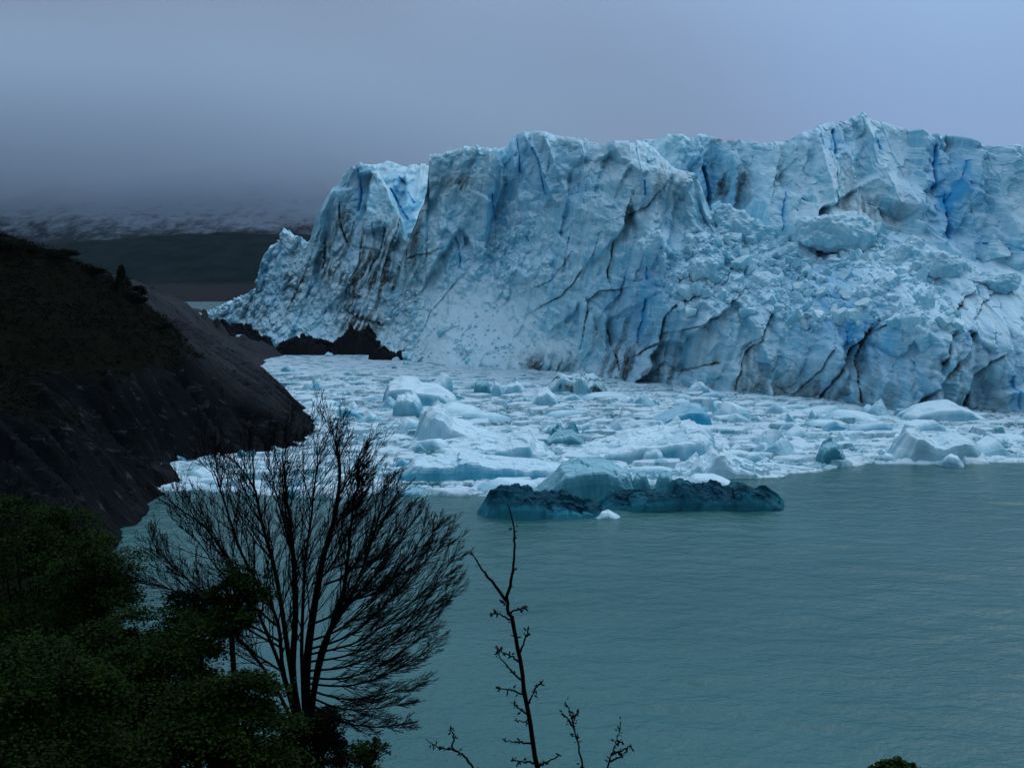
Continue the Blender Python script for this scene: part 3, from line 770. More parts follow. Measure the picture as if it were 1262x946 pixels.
def build_haze():
    import bmesh
    me = bpy.data.meshes.new('haze'); bm = bmesh.new(); bmesh.ops.create_cube(bm, size=1.0)
    for v in bm.verts:
        v.co = ((v.co.x) * 5600, 1180 + v.co.y * 3050, 53 + v.co.z * 144)
    bm.to_mesh(me); bm.free()
    m = bpy.data.materials.new('haze_air'); m.use_nodes = True; nt = m.node_tree; nt.nodes.remove(nt.nodes['Principled BSDF'])
    v = nt.nodes.new('ShaderNodeVolumePrincipled'); v.inputs['Color'].default_value = (0.82, 0.87, 0.95, 1); v.inputs['Density'].default_value = 0.00002
    nt.links.new(v.outputs[0], nt.nodes['Material Output'].inputs['Volume'])
    o = link('haze', me, m); tag(o, kind='stuff', label='thin damp air over the lake', cat='haze')


build_far()

# ------------------------------------------------------------------ packed brash ice
EDGE = [(40, 640), (150, 618), (215, 606), (300, 612), (400, 616), (480, 612), (560, 616), (640, 612), (740, 606), (840, 600), (930, 590), (990, 584), (1040, 577), (1110, 573), (1180, 575), (1262, 571), (1480, 566)]
EDGE_W = [W(a, b)[:2] for a, b in EDGE]
_ea = np.array([math.atan2(x, y) for x, y in EDGE_W]); _er = np.array([math.hypot(x, y) for x, y in EDGE_W])


def edge_in(X, Y):
    """metres behind the outer edge of the pack"""
    return np.hypot(X, Y) - np.interp(np.arctan2(X, Y), _ea, _er)


def build_brash():
    res = 0.36
    xs = np.arange(-125, 165, res); ys = np.arange(140, 440, res)
    X, Y = np.meshgrid(xs, ys)
    wx = X + 0.9 * fbm(X / 3, Y / 3, 3, 200) + 3 * fbm(X / 25, Y / 25, 2, 207); wy = Y + 0.9 * fbm(X / 3, Y / 3, 3, 203) + 3 * fbm(X / 25, Y / 25, 2, 208)
    f1, a1, b1, r1 = facet(wx / 6.2, wy / 5.4, 201, 0.95)
    f2, a2, b2, r2 = facet(wx / 2.6, wy / 2.2, 202, 0.95)
    f3, a3, b3, r3 = facet(wx / 0.95, wy / 0.9, 204, 0.95)
    d = edge_in(X + 2.5 * fbm(X / 7, Y / 7, 4, 210), Y + 2.5 * fbm(X / 7, Y / 7, 4, 211))
    cov = sstep(-0.6, 3.5, d)
    far = sstep(300, 335, Y + 0.35 * X)         # fine slush near the glacier's middle
    open_ = fbm(X / 11, Y / 8, 4, 220)
    lead = sstep(0.10, 0.34, open_) * (1 - 0.85 * far)
    big = np.where((r1 > 0.50), sstep(0.03, 0.16, b1 - a1) * (0.25 + 1.0 * (r1 - 0.5) * 2 + 0.3 * f1), -1)
    mid = np.where((r2 > 0.30), sstep(0.04, 0.18, b2 - a2) * (0.16 + 0.38 * r2 + 0.16 * f2), -1)
    sml = np.where((r3 > 0.22), sstep(0.05, 0.25, b3 - a3) * (0.07 + 0.20 * r3 + 0.08 * f3), -1)
    h = np.maximum(np.maximum(np.where(lead > 0.55, -1, big * (1 - 0.8 * far)), np.where(lead > 0.75, -1, mid * (1 - 0.55 * far))), sml * (1 - 0.3 * far))
    slush = 0.05 * far + 0.12 * fbm(X / 2.5, Y / 1.4, 4, 230) + 0.02
    h = np.maximum(h, slush * (1 - lead))
    h = h + 0.06 * fbm(X / 0.9, Y / 0.9, 3, 240)
    Z = h * cov - (1 - cov) * 0.9 - 0.04 - 0.25 * (lead > 0.8) * (h < 0.1)
    blue = np.clip(0.75 * sstep(0.72, 0.95, r2) * (b2 > a2) + 0.5 * sstep(0.7, 0.95, r1) * sstep(0.3, 0.05, b1 - a1) + 0.8 * sstep(0.16, -0.02, Z) * (1 - 0.75 * far), 0, 1)
    dirt = 0.45 * sstep(0.45, 0.75, fbm(X / 5, Y / 1.3, 4, 250)) + 0.22 * far
    keep = np.argwhere(True * np.ones(1))
    me = mesh_np('brash_ice', np.stack([X, Y, Z], -1).reshape(-1, 3), None if False else _brash_faces(Z, len(ys), len(xs)), False, {'blue': blue, 'dirt': np.clip(dirt * 0.6, 0, 1)})
    o = link('brash_ice', me, M_BRASH); tag(o, kind='stuff', label='crushed brash ice packed between the floes', cat='brash ice')


def _brash_faces(Z, r, c):
    q = grid_faces(r, c)
    z = Z.ravel()
    return q[(z[q].max(1) > -0.3)]


build_brash()

# ------------------------------------------------------------------ icebergs and floes
def berg_mesh(name, L, Dp, prof, seed, res=0.25, p=3.5, rough=0.35, under=0.5, blue_lo=0.7, blue=0.0, dirt=0.0, front=1.0, lean=0.0, undercut=0.0):
    """floating block: length L along x, depth Dp along y, prof = list of (u in -1..1, height). Closed hull with a real underside."""
    nx = max(8, int(L / res)); ny = max(7, int(Dp / res)); nx = min(nx, 190); ny = min(ny, 70)
    u = np.linspace(-1, 1, nx); v = np.linspace(-1, 1, ny)
    U, Vv = np.meshgrid(u, v)
    # square to super-ellipse footprint
    k = (np.abs(U) ** p + np.abs(Vv) ** p + 1e-9) ** (1 / p); m = np.maximum(np.abs(U), np.abs(Vv)) + 1e-9
    s = m / np.maximum(k, 1e-9)
    x0 = U * s; y0 = Vv * s
    rag = 1 + 0.13 * fbm(np.arctan2(y0, x0) * 2.2 + 9, m * 0 + seed, 4, seed)
    X = x0 * L / 2 * rag; Y = y0 * Dp / 2 * rag
    Tp = np.interp(U + 0.08 * fbm(X / 3, Y / 3, 3, seed + 1), [a for a, _ in prof], [b for _, b in prof])
    edge = np.clip((1 - m) / max(0.05, 1.4 / max(2.0, min(L, Dp))), 0, 1)
    wall = edge ** 0.45
    hmax = max(b for _, b in prof)
    f1, a1, b1, r1 = facet(X / 2.4, Y / 2.4, seed + 2, 0.9); f2, a2, b2, r2 = facet(X / 1.1, Y / 1.1, seed + 3, 0.9)
    Tt = Tp * (1.0 - 0.22 * np.clip(-Vv * front, -1, 1)) + rough * (0.5 * f1 + 0.25 * f2 + 0.4 * fbm(X / 1.6, Y / 1.6, 4, seed + 4)) * np.clip(hmax / 2.2, 0.35, 1.2)
    Tt = np.maximum(Tt, 0.12)
    Z = Tt * wall + lean * Y
    Y = Y + undercut * Z * (Vv < 0)
    b = np.clip(blue + blue_lo * sstep(1.0, 0.72, wall) * (0.75 + 0.6 * fbm(X / 1.8, Z / 1.8, 3, seed + 5)) + 0.25 * sstep(0.7, 0.95, r1), 0, 1)
    dt = np.clip(dirt * sstep(0.1, 0.5, fbm(X / 2.0, Y / 0.8 + Z, 4, seed + 6)), 0, 1)
    top = np.stack([X, Y, Z], -1).reshape(-1, 3)
    ring = np.concatenate([np.arange(nx), np.arange(1, ny) * nx + nx - 1, (ny - 1) * nx + np.arange(nx - 2, -1, -1), np.arange(ny - 2, 0, -1) * nx])
    lowz = -under - 0.25 * hmax
    low = top[ring].copy(); low[:, 0] *= 0.97; low[:, 1] *= 0.95; low[:, 2] = -under
    low2 = top[ring].copy() * 0.6; low2[:, 2] = lowz - under
    n0 = len(top); r = len(ring)
    V = np.concatenate([top, low, low2, [[0, 0, lowz - 1.3 * under]]])
    idx = np.arange(r); nxt = (idx + 1) % r
    F1 = np.stack([ring[idx], n0 + idx, n0 + nxt, ring[nxt]], -1)
    F2 = np.stack([n0 + idx, n0 + r + idx, n0 + r + nxt, n0 + nxt], -1)
    c = n0 + 2 * r
    F3 = np.stack([n0 + r + idx, np.full(r, c), np.full(r, c), n0 + r + nxt], -1)
    tri = F3[:, [0, 1, 3]]
    Fq = np.concatenate([grid_faces(ny, nx), F1, F2, np.stack([tri[:, 0], tri[:, 1], tri[:, 2], tri[:, 2]], -1)])
    # degenerate quads for the keel become triangles in validate(); drop them instead and close with one ngon-free fan of quads
    Fq = Fq[:-r]
    pairs = np.stack([n0 + r + idx[::2], np.full(len(idx[::2]), c), n0 + r + (idx[::2] + 2) % r, n0 + r + (idx[::2] + 1) % r], -1) if r % 2 == 0 else np.zeros((0, 4), int)
    Fq = np.concatenate([Fq, pairs])
    z1 = np.full(2 * r + 1, 0.8)
    me = mesh_np(name, V, Fq, False, {'blue': np.concatenate([b.ravel(), z1]), 'dirt': np.concatenate([dt.ravel(), z1 * 0])})
    return me


HERO = []   # (word for landmarks, X, Y, half length, half depth)


def hero(name, label, cat, x0, x1, ywl, prof, depth, mat, seed, word=None, group='icebergs in the packed ice', **kw):
    """prof: top edge as photo pixels; ywl: photo row of the near waterline"""
    cx = 0.5 * (x0 + x1)
    Xc, Yf, _ = W(cx, ywl)
    Yc = Yf + depth / 2
    xa = P(x0, ywl, Yc)[0]; xb = P(x1, ywl, Yc)[0]
    L = xb - xa; Xc = 0.5 * (xa + xb)
    pr = []
    for px, py in prof:
        q = P(px, py, Yc); pr.append(((q[0] - Xc) / (L / 2), max(0.1, q[2])))
    me = berg_mesh(name, L, depth, pr, seed, **kw)
    o = link(name, me, mat); o.location = (Xc, Yc, 0)
    tag(o, label, cat, group)
    HERO.append((word or name.replace('_', ' '), Xc, Yc, L / 2, depth / 2))
    return o


hero('dark_iceberg', 'low dark teal glassy iceberg in open water, left one of the two dark ones', 'iceberg', 588, 752, 641, [(588, 624), (598, 610), (622, 603), (650, 605), (672, 612), (700, 613), (722, 620), (740, 625), (752, 632)], 9, M_BERGD, 1, 'left dark iceberg', group='dark icebergs at the pack edge', p=2.4, rough=0.95, blue_lo=0.9, res=0.2)
hero('dark_iceberg', 'long near-black glassy iceberg with ragged top, right one of the two dark ones', 'iceberg', 740, 968, 630, [(740, 616), (755, 609), (790, 607), (830, 605), (842, 594), (852, 603), (875, 600), (882, 597), (900, 602), (915, 598), (935, 602), (955, 606), (968, 618)], 8, M_BERGD, 2, 'right dark iceberg', group='dark icebergs at the pack edge', rough=0.75, blue_lo=0.45, res=0.2)
hero('turquoise_iceberg', 'rounded turquoise iceberg rising right behind the dark icebergs', 'iceberg', 655, 785, 614, [(655, 604), (676, 592), (694, 578), (712, 573), (745, 573), (762, 578), (775, 582), (785, 600)], 7, M_BERGT, 3, 'turquoise iceberg', p=4.5, rough=0.3, blue_lo=0.2, res=0.2)
hero('turquoise_chunk', 'small square turquoise ice chunk close to the turquoise iceberg', 'ice chunk', 777, 803, 610, [(777, 588), (788, 584), (795, 584), (803, 600)], 3, M_BERGT, 4, group='turquoise chunks', res=0.15)
hero('turquoise_chunk', 'small pointed turquoise ice chunk directly behind the near-black iceberg', 'ice chunk', 806, 834, 612, [(806, 596), (814, 584), (822, 583), (830, 592), (834, 602)], 3, M_BERGT, 5, group='turquoise chunks', res=0.15)
hero('splash_floe', 'small pale ice lump between the two dark icebergs', 'ice chunk', 733, 764, 640, [(730, 637), (742, 630), (750, 629), (766, 637)], 2.5, M_BERG, 6, group='white floes', res=0.12, blue_lo=0.4, rough=0.6)
hero('long_iceberg', 'long low blue-grey iceberg lying under the tabular slab, nearest its left end', 'iceberg', 492, 712, 594, [(492, 574), (512, 567), (545, 567), (564, 566), (566, 562), (590, 562), (596, 567), (640, 570), (680, 573), (705, 576), (712, 584)], 8, M_BERGB, 7, 'long blue-grey iceberg', p=6, rough=0.22, blue_lo=0.5, res=0.22)
hero('slab_iceberg', 'flat white-topped slab of ice with small ridges behind the long blue-grey iceberg', 'iceberg', 540, 678, 571, [(540, 555), (552, 550), (575, 549), (590, 546), (610, 548), (630, 543), (634, 540), (655, 538), (661, 548), (676, 552), (678, 560)], 11, M_BERG, 8, 'white-topped slab', p=6, rough=0.35, res=0.22)
hero('peaked_iceberg', 'white iceberg with one rounded peak and a long slope to the right', 'iceberg', 510, 632, 546, [(510, 536), (518, 520), (526, 508), (536, 503), (545, 508), (556, 522), (575, 530), (600, 534), (620, 536), (632, 540)], 11, M_BERG, 9, 'peaked white iceberg', rough=0.2, res=0.22, blue_lo=0.25)
hero('tabular_iceberg', 'flat-topped blue-white iceberg with a dark notch at its left side', 'iceberg', 472, 562, 502, [(472, 486), (478, 475), (495, 471), (511, 472), (516, 477), (535, 479), (550, 483), (562, 492)], 13, M_BERG, 10, 'notched flat iceberg', p=5, rough=0.15, blue_lo=0.95, res=0.25)
hero('overhung_iceberg', 'white-capped teal ice block in front of the flat iceberg with the notch', 'iceberg', 484, 522, 516, [(484, 496), (490, 490), (502, 487), (512, 490), (522, 502)], 6, M_BERG, 11, 'white-capped block', p=4, rough=0.5, res=0.2, blue_lo=1.0, undercut=-0.3)
hero('blue_iceberg', 'vivid blue wedge-shaped iceberg with a white top', 'iceberg', 790, 874, 526, [(790, 520), (812, 515), (832, 508), (848, 502), (862, 502), (870, 506), (874, 516)], 9, M_BERGB, 12, 'vivid blue wedge', p=5, rough=0.1, blue=0.45, blue_lo=0.5, res=0.22)
hero('large_floe', 'largest white floe with a pointed left end and blue cut side', 'iceberg', 694, 884, 572, [(694, 562), (720, 553), (760, 546), (775, 541), (800, 538), (825, 535), (845, 533), (868, 530), (880, 537), (884, 550)], 17, M_BERG, 13, 'largest white floe', p=3.5, rough=0.35, blue_lo=0.9, res=0.25)
hero('crumbly_floe', 'crumbly white floe with a lumpy peak beside the open water', 'iceberg', 822, 962, 590, [(822, 582), (845, 574), (858, 566), (862, 572), (872, 566), (880, 558), (890, 559), (900, 566), (920, 573), (940, 578), (962, 584)], 9, M_BERG, 14, 'crumbly white floe', rough=0.7, blue_lo=0.3, res=0.2)
hero('flat_floe', 'smooth flat white floe wedged behind the near-black iceberg', 'floe', 844, 908, 602, [(844, 592), (856, 587), (880, 587), (897, 592), (908, 598)], 5, M_BERG, 15, 'smooth flat floe', group='white floes', rough=0.1, blue_lo=0.1, res=0.2)
hero('humped_iceberg', 'pale blue two-humped iceberg at the right edge of the pack', 'iceberg', 1094, 1212, 571, [(1094, 562), (1108, 548), (1118, 532), (1128, 531), (1140, 540), (1155, 546), (1165, 541), (1180, 538), (1196, 542), (1206, 552), (1212, 562)], 9, M_BERG, 16, 'two-humped iceberg', rough=0.2, blue_lo=0.4, blue=0.12, res=0.22)
hero('smooth_slab', 'long smooth white slab against the foot of the glacier', 'iceberg', 1105, 1216, 520, [(1105, 512), (1125, 504), (1150, 500), (1175, 498), (1190, 502), (1205, 510), (1216, 515)], 10, M_BERG, 17, 'smooth slab', rough=0.1, blue_lo=0.6, res=0.25)
hero('small_iceberg', 'small glassy turquoise mound beside the open water edge', 'ice chunk', 1006, 1044, 573, [(1006, 562), (1015, 550), (1026, 546), (1036, 552), (1044, 564)], 5, M_BERGT, 18, 'turquoise mound', group='turquoise chunks', res=0.18)
hero('ice_tower_floe', 'short upright pale ice stump, left of a small group of stumps', 'ice chunk', 583, 606, 487, [(583, 478), (586, 471), (600, 471), (606, 480)], 4, M_BERGT, 19, 'upright ice stumps', p=6, group='upright ice stumps', res=0.2)
hero('ice_tower_floe', 'narrow upright pale ice stump in the middle of a small group', 'ice chunk', 605, 622, 490, [(605, 480), (610, 471), (616, 474), (622, 486)], 4, M_BERG, 20, group='upright ice stumps', res=0.2)
hero('ice_tower_floe', 'broad pale ice stump, right of a small group of stumps', 'ice chunk', 618, 650, 487, [(618, 482), (626, 474), (638, 472), (650, 480)], 5, M_BERG, 21, group='upright ice stumps', res=0.2)
hero('dirty_iceberg', 'jumbled white iceberg streaked with dark dirt near the glacier foot', 'iceberg', 668, 748, 487, [(668, 478), (680, 470), (690, 462), (700, 466), (712, 462), (722, 468), (735, 465), (748, 478)], 8, M_BERG, 22, 'dirt-streaked iceberg', rough=0.9, dirt=1.0, res=0.22)
hero('white_mound', 'rounded white ice mound between the stumps and the largest floe', 'ice chunk', 650, 690, 503, [(650, 496), (662, 484), (674, 481), (684, 488), (690, 498)], 7, M_BERG, 23, 'rounded white mound', group='white floes', rough=0.3, res=0.22)
hero('ice_heap', 'heap of small white ice blocks against the glacier foot', 'ice heap', 842, 884, 488, [(842, 484), (852, 478), (862, 473), (872, 478), (884, 485)], 6, M_BERG, 24, 'ice heap', group='white floes', rough=0.8, res=0.22)
hero('grey_green_floe', 'grey-green tilted floe left of the largest white floe', 'floe', 668, 722, 548, [(668, 543), (690, 534), (705, 533), (722, 545)], 6, M_BERGT, 25, 'grey-green floe', group='turquoise chunks', res=0.2)
hero('round_lump', 'round pale blue ice lump against the largest white floe', 'ice chunk', 787, 820, 574, [(787, 566), (795, 556), (808, 553), (816, 558), (820, 568)], 4, M_BERG, 26, 'round pale lump', group='white floes', rough=0.25, blue=0.15, res=0.18)
hero('low_white_floe', 'low white crumbled floe just left of the turquoise iceberg', 'floe', 668, 702, 595, [(668, 588), (672, 578), (680, 586), (695, 585), (702, 592)], 3, M_BERG, 27, 'crumbled floe', group='white floes', rough=0.5, res=0.18)


def build_floes():
    rng = random.Random(5)
    kinds = []
    def protos(tagname, n, fn):
        for i in range(n): kinds.append((tagname,) + fn(i))
    # (shape word, mesh, colour word, L, D, h)
    def mk(shape, colour, mat, L, D, prof, seed, **kw):
        me = berg_mesh(shape + '_floe_mesh', L, D, prof, seed, res=0.16, **kw); me.materials.append(mat)
        return (shape, colour, me, L, D)
    K = []
    cols = [('white', M_BERG), ('white', M_BERG), ('turquoise', M_BERGT), ('pale blue', M_BERGB), ('white', M_BERG)]
    for i in range(5):
        K.append(mk('flat', cols[i][0], cols[i][1], 4.8, 3.0, [(-1, .35), (-.3, .5 + .1 * i), (.5, .5), (1, .3)], 300 + i, rough=0.18, p=3))
        K.append(mk('humped', cols[i][0], cols[i][1], 3.2, 2.4, [(-1, .3), (-.3 + .15 * i, 1.1), (.5, .9), (1, .3)], 320 + i, rough=0.3))
        K.append(mk('jagged', cols[i][0], cols[i][1], 3.4, 2.5, [(-1, .4), (-.6, 1.1), (-.2, .6), (.2 + .1 * i, 1.5), (.6, .7), (1, .3)], 340 + i, rough=0.8))
        K.append(mk('peaked', cols[i][0], cols[i][1], 2.6, 2.4, [(-1, .3), (-.5, .6), (-.1 - .1 * i, 1.25), (.25, .7), (.6, .75), (1, .3)], 360 + i, rough=0.6))
    placed = [(h[1], h[2], h[3], h[4]) for h in HERO]
    used = {}
    words = HERO
    count = 0; tries = 0
    while count < 255 and tries < 40000:
        tries += 1
        px = rng.uniform(170, 1275); py = 446 + (622 - 446) * rng.random() ** 0.85
        X, Y, _ = W(px, py)
        d = float(edge_in(np.array([X]), np.array([Y]))[0])
        if d < 1.0: continue
        if not inside_pack(px, py): continue
        size = rng.choice((0.6, 0.8, 1.0, 1.3, 1.7, 2.3)) * (0.75 + 0.55 * (Y - 150) / 200)
        if px > 390 and 485 < py: size *= 1.25
        if px < 560 and py > 560: size *= 0.7
        if py < 468 and px < 700: size *= 0.55
        shape, colour, me, L, D = rng.choices(K, weights=[{'white': 3, 'turquoise': 1.0, 'pale blue': 1.0}[k[1]] * {'flat': 2.6, 'humped': 1.5, 'jagged': 0.9, 'peaked': 0.22}[k[0]] for k in K])[0]
        rx, ry = L / 2 * size, D / 2 * size
        if any(abs(X - a) < (rx + b) * 0.80 and abs(Y - c) < (ry + e) * 0.80 for a, c, b, e in placed): continue
        placed.append((X, Y, rx, ry))
        o = bpy.data.objects.new(shape + '_floe', me); COL.objects.link(o)
        o.location = (X, Y, -0.05); o.rotation_euler = (rng.uniform(-.06, .06), rng.uniform(-.06, .06), rng.choice((0, pi)) + rng.uniform(-0.7, 0.7))
        zs = rng.uniform(0.7, 1.25)
        o.scale = (size, size * rng.uniform(0.85, 1.2), size * zs)
        # a label from what it looks like and the nearest landmark berg
        w = min(words, key=lambda h: (h[1] - X) ** 2 + (h[2] - Y) ** 2)
        dx, dy = X - w[1], Y - w[2]
        far = math.hypot(dx, dy)
        side = ('right' if dx > 0 else 'left')
        rel = ('behind' if dy > 0 else 'in front of') if abs(dy) > abs(dx) else 'to the ' + side + ' of'
        if abs(dy) > abs(dx) and abs(dx) > 0.35 * abs(dy): rel = rel.replace('in front of', 'front ' + side + ' of').replace('behind', 'rear ' + side + ' of')
        dist = 'close ' if far < w[3] + w[4] + 4 else ('well ' if far > 28 else '')
        sz = 'tiny' if size < 0.75 else 'small' if size < 1.1 else 'medium' if size < 1.6 else 'large'
        lab = f'{sz} {shape} {colour} floe {dist}{rel} the {w[0]}'
        used.setdefault(lab, []).append(o)
        tag(o, lab, 'floe', 'small floes of the pack'); count += 1
    # the few still alike: tell the left one from the right one
    for lab, os_ in used.items():
        if len(os_) == 2:
            a, b = sorted(os_, key=lambda q: q.location.x / q.location.y)
            a['label'] = lab + ', left one'; b['label'] = lab + ', right one'
        elif len(os_) > 2:
            for q, wd in zip(sorted(os_, key=lambda q: q.location.x / q.location.y), ('leftmost', 'second leftmost', 'third leftmost', 'fourth leftmost', 'fifth leftmost', 'sixth leftmost', 'seventh leftmost', 'eighth leftmost', 'ninth leftmost')):
                q['label'] = lab + ', ' + wd


FOOT = [(150, 560), (228, 560), (380, 540), (400, 500), (330, 450), (290, 436), (420, 441), (480, 446), (560, 456), (650, 460), (740, 470), (800, 480), (900, 491), (1000, 500), (1110, 513), (1262, 517), (1500, 525)]
def inside_pack(px, py):
    if px < 400 and py < 560: 
        # slush cove behind the rock point
        return px > 400 - 0 and py > 450 or (px > 300 + (py - 440) * 1.1 and py > 442 and py < 520)
    ft = np.interp(px, [f[0] for f in FOOT[5:]], [f[1] for f in FOOT[5:]])
    return py > ft


build_floes()

# ------------------------------------------------------------------ left bank: heath slope and striated rock
def build_hillside():
    global HZ
    pts = []
    def c(px, py, Y): pts.append(P(px, py, Y))
    def w(px, py): pts.append(W(px, py, -0.2))
    # shoreline (water edge) seen in the picture
    for q in [(128, 692), (150, 655), (180, 622), (205, 603), (214, 590), (196, 578), (222, 568), (270, 566), (320, 562), (372, 551), (392, 530)]: w(*q)
    for q in [(378, 512), (350, 490), (322, 465), (296, 443), (282, 436)]: w(*q)
    # outside: lake floor
    for q in [(-20, 60, -9), (-20, 100, -10), (-28, 140, -9), (-36, 170, -8), (-40, 190, -7), (-20, 215, -10), (-28, 260, -10), (-40, 310, -9), (-60, 360, -8), (-76, 420, -6), (60, 60, -10), (60, 200, -14), (60, 430, -14), (-60, 520, -6), (-120, 640, -4)]: pts.append(q)
    # striated near rock and heath above it
    for q in [(0, 490, 148), (60, 520, 146), (110, 560, 148), (160, 580, 158), (0, 560, 130), (60, 600, 132), (0, 640, 118), (90, 650, 122), (200, 585, 166)]: c(*q)
    # slope under the heath, dark undercut rock over the cove
    for q in [(0, 430, 172), (80, 450, 176), (150, 470, 184), (220, 500, 196), (300, 530, 203), (120, 420, 190), (180, 425, 200), (240, 470, 208), (300, 500, 214), (350, 525, 214)]: c(*q)
    for q in [(214, 423, 222), (240, 432, 236), (275, 441, 250), (310, 462, 248), (340, 487, 238), (370, 515, 228)]: c(*q)
    # heath skyline
    for q in [(-60, 292, 205), (0, 303, 205), (40, 308, 210), (80, 322, 212), (120, 340, 218), (165, 360, 224), (185, 390, 222), (205, 412, 221)]: c(*q)
    for q in [(0, 360, 185), (80, 380, 196), (150, 400, 206), (-80, 330, 190), (-80, 420, 165), (-80, 520, 135)]: c(*q)
    # farther grey rock ridge running out to the point
    for q in [(170, 356, 330), (200, 362, 345), (235, 378, 365), (262, 390, 385), (300, 408, 400), (326, 424, 408), (180, 400, 320), (220, 410, 340), (262, 424, 365), (296, 434, 395), (100, 350, 320), (0, 340, 320), (-120, 330, 320), (140, 362, 420), (60, 355, 460)]: c(*q)
    for q in [(-160, 300, 46), (-160, 200, 70), (-200, 400, 40), (-110, 120, 50), (-100, 100, 46), (-250, 250, 90), (-230, 480, 30), (-250, 640, 20), (-170, 560, 6)]: pts.append(q)
    # the slope below the viewpoint
    for q in [(0, 0, 32.2), (0, 8, 28.2), (0, 20, 20.8), (0, 40, 9.5), (0, 58, -1), (8, 20, 19), (20, 20, 18), (20, 0, 31), (20, 45, 4), (20, 60, -4), (40, 20, 16), (60, 40, 0), (60, 0, 28), (-5, 20, 22.3), (-8, 20, 22.6), (-12, 25, 20.5), (-14, 40, 11), (-10, 55, 2.0), (-20, 30, 20), (-30, 40, 19), (-40, 60, 18), (-26, 60, 8), (-22, 72, 0), (-40, 80, 11), (-34, 92, 2), (-44, 105, 2.5), (-60, 90, 18), (-60, 60, 26), (-20, 0, 36), (-40, 20, 38), (-60, 0, 55), (-100, 60, 60),
              (0, -30, 46), (0, -80, 74), (60, -60, 60), (-80, -60, 84), (60, -90, 80)]: pts.append(q)
    # shore far enough left behind the bushes
    rb = RBF([(p[0], p[1]) for p in pts], [p[2] for p in pts], smooth=0.4)
    HZ = lambda x, y: rb(np.asarray(x, float), np.asarray(y, float))
    xs = np.arange(-235, 62, 0.55); ys = np.concatenate([np.arange(-90, 60, 1.0), np.arange(60, 260, 0.42), np.arange(260, 640, 0.9)])
    X, Y = np.meshgrid(xs, ys)
    Z = rb(X, Y)
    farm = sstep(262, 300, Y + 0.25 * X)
    grad = np.abs(np.gradient(Z, axis=1)) / 0.55
    # heath cover: above a ragged line that falls towards the viewer
    vl = np.interp(Y, [60, 100, 130, 160, 185, 205, 222, 240], [4, 9, 11.5, 12.5, 13, 13, 14, 20])
    veg = sstep(-1.5, 2.5, Z - vl + 4.5 * fbm(X / 9, Y / 9, 4, 400)) * (1 - farm)
    veg = np.maximum(veg, sstep(58, 40, Y))
    veg = np.maximum(veg, 0.8 * farm * sstep(0.1, 0.45, fbm(X / 14, Y / 14, 4, 404)) * sstep(8, 20, Z))
    rock = 1 - veg
    # strata run down the slope: ribs spaced along Y
    wq = Y + 0.30 * X + 2.5 * fbm(X / 30, Y / 12, 3, 410)
    rib = 1 - np.abs(vn(wq / 2.2, X / 40, 411)) * 2; rib2 = 1 - np.abs(vn(wq / 0.95, X / 26, 412)) * 2
    blk, _, _, _ = facet(wq / 4.5, X / 14, 413, 0.8)
    near = (1 - farm) * sstep(-2, 3, Z)
    Z = Z + rock * near * (1.4 * rib + 0.6 * rib2 + 2.2 * blk + 1.7 * (np.mod(wq / 3.4 + 0.12 * fbm(X / 5, Y / 5, 3, 416), 1.0) - 0.5) + 0.7 * (np.mod(wq / 1.25 + 0.2, 1.0) - 0.5)) * np.clip(Z / 5, 0.25, 1)
    fb, fa, fc, _ = facet((X + 0.5 * Y) / 12 + 0.5 * fbm(X / 6, Y / 6, 3, 419), (Y - 0.4 * X) / 7, 420, 1.1)
    Z = Z + farm * sstep(0, 3, Z) * (1.5 * fb + 1.4 * fbm(X / 10, Y / 6, 5, 421))
    Z = Z + veg * (0.5 * fbm(X / 5, Y / 5, 3, 430) + 0.35 * fbm(X / 1.8, Y / 1.8, 3, 431)) * sstep(25, 70, Y) + (1 - veg) * 0.35 * fbm(X / 2.5, Y / 2.5, 4, 433)
    Z = np.clip(Z, -15, 112)
    me = mesh_np('hillside', np.stack([X, Y, Z], -1).reshape(-1, 3), grid_faces(len(ys), len(xs)), True, {'veg': veg, 'far': np.maximum(farm, sstep(192, 214, Y + 0.25 * X + 6 * fbm(X / 9, Y / 9, 3, 450)) * sstep(4, 10, Z + 3 * fbm(X / 8, Y / 8, 3, 451))) * (1 - 0.3 * veg)})  # 'far' also paints the slab's lit top pale and leaves its shaded undercut dark
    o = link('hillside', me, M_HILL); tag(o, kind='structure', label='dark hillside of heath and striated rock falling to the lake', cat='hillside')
    return X, Y, Z, veg, farm


HG = build_hillside()
from mathutils import Vector


def leaf_cards(cent, size, rng, flat=0.4, elong=1.8):
    """one small folded leaf of two faces at each point"""
    n = len(cent)
    d = rng.normal(size=(n, 3)); d[:, 2] *= flat; d /= np.linalg.norm(d, axis=1)[:, None]
    up = np.tile([0, 0, 1.0], (n, 1)) + 0.6 * rng.normal(size=(n, 3))
    r = np.cross(d, up); r /= np.linalg.norm(r, axis=1)[:, None] + 1e-9
    s = (size * (0.6 + 0.8 * rng.rand(n)))[:, None]
    nrm = np.cross(r, d)
    a = cent - d * s * elong * 0.5; b = cent + r * s * 0.5 + nrm * s * 0.12; c = cent + d * s * elong * 0.5; e = cent - r * s * 0.5 + nrm * s * 0.12
    V = np.stack([a, b, c, e], 1).reshape(-1, 3)
    return V, (np.arange(n * 4).reshape(-1, 4))


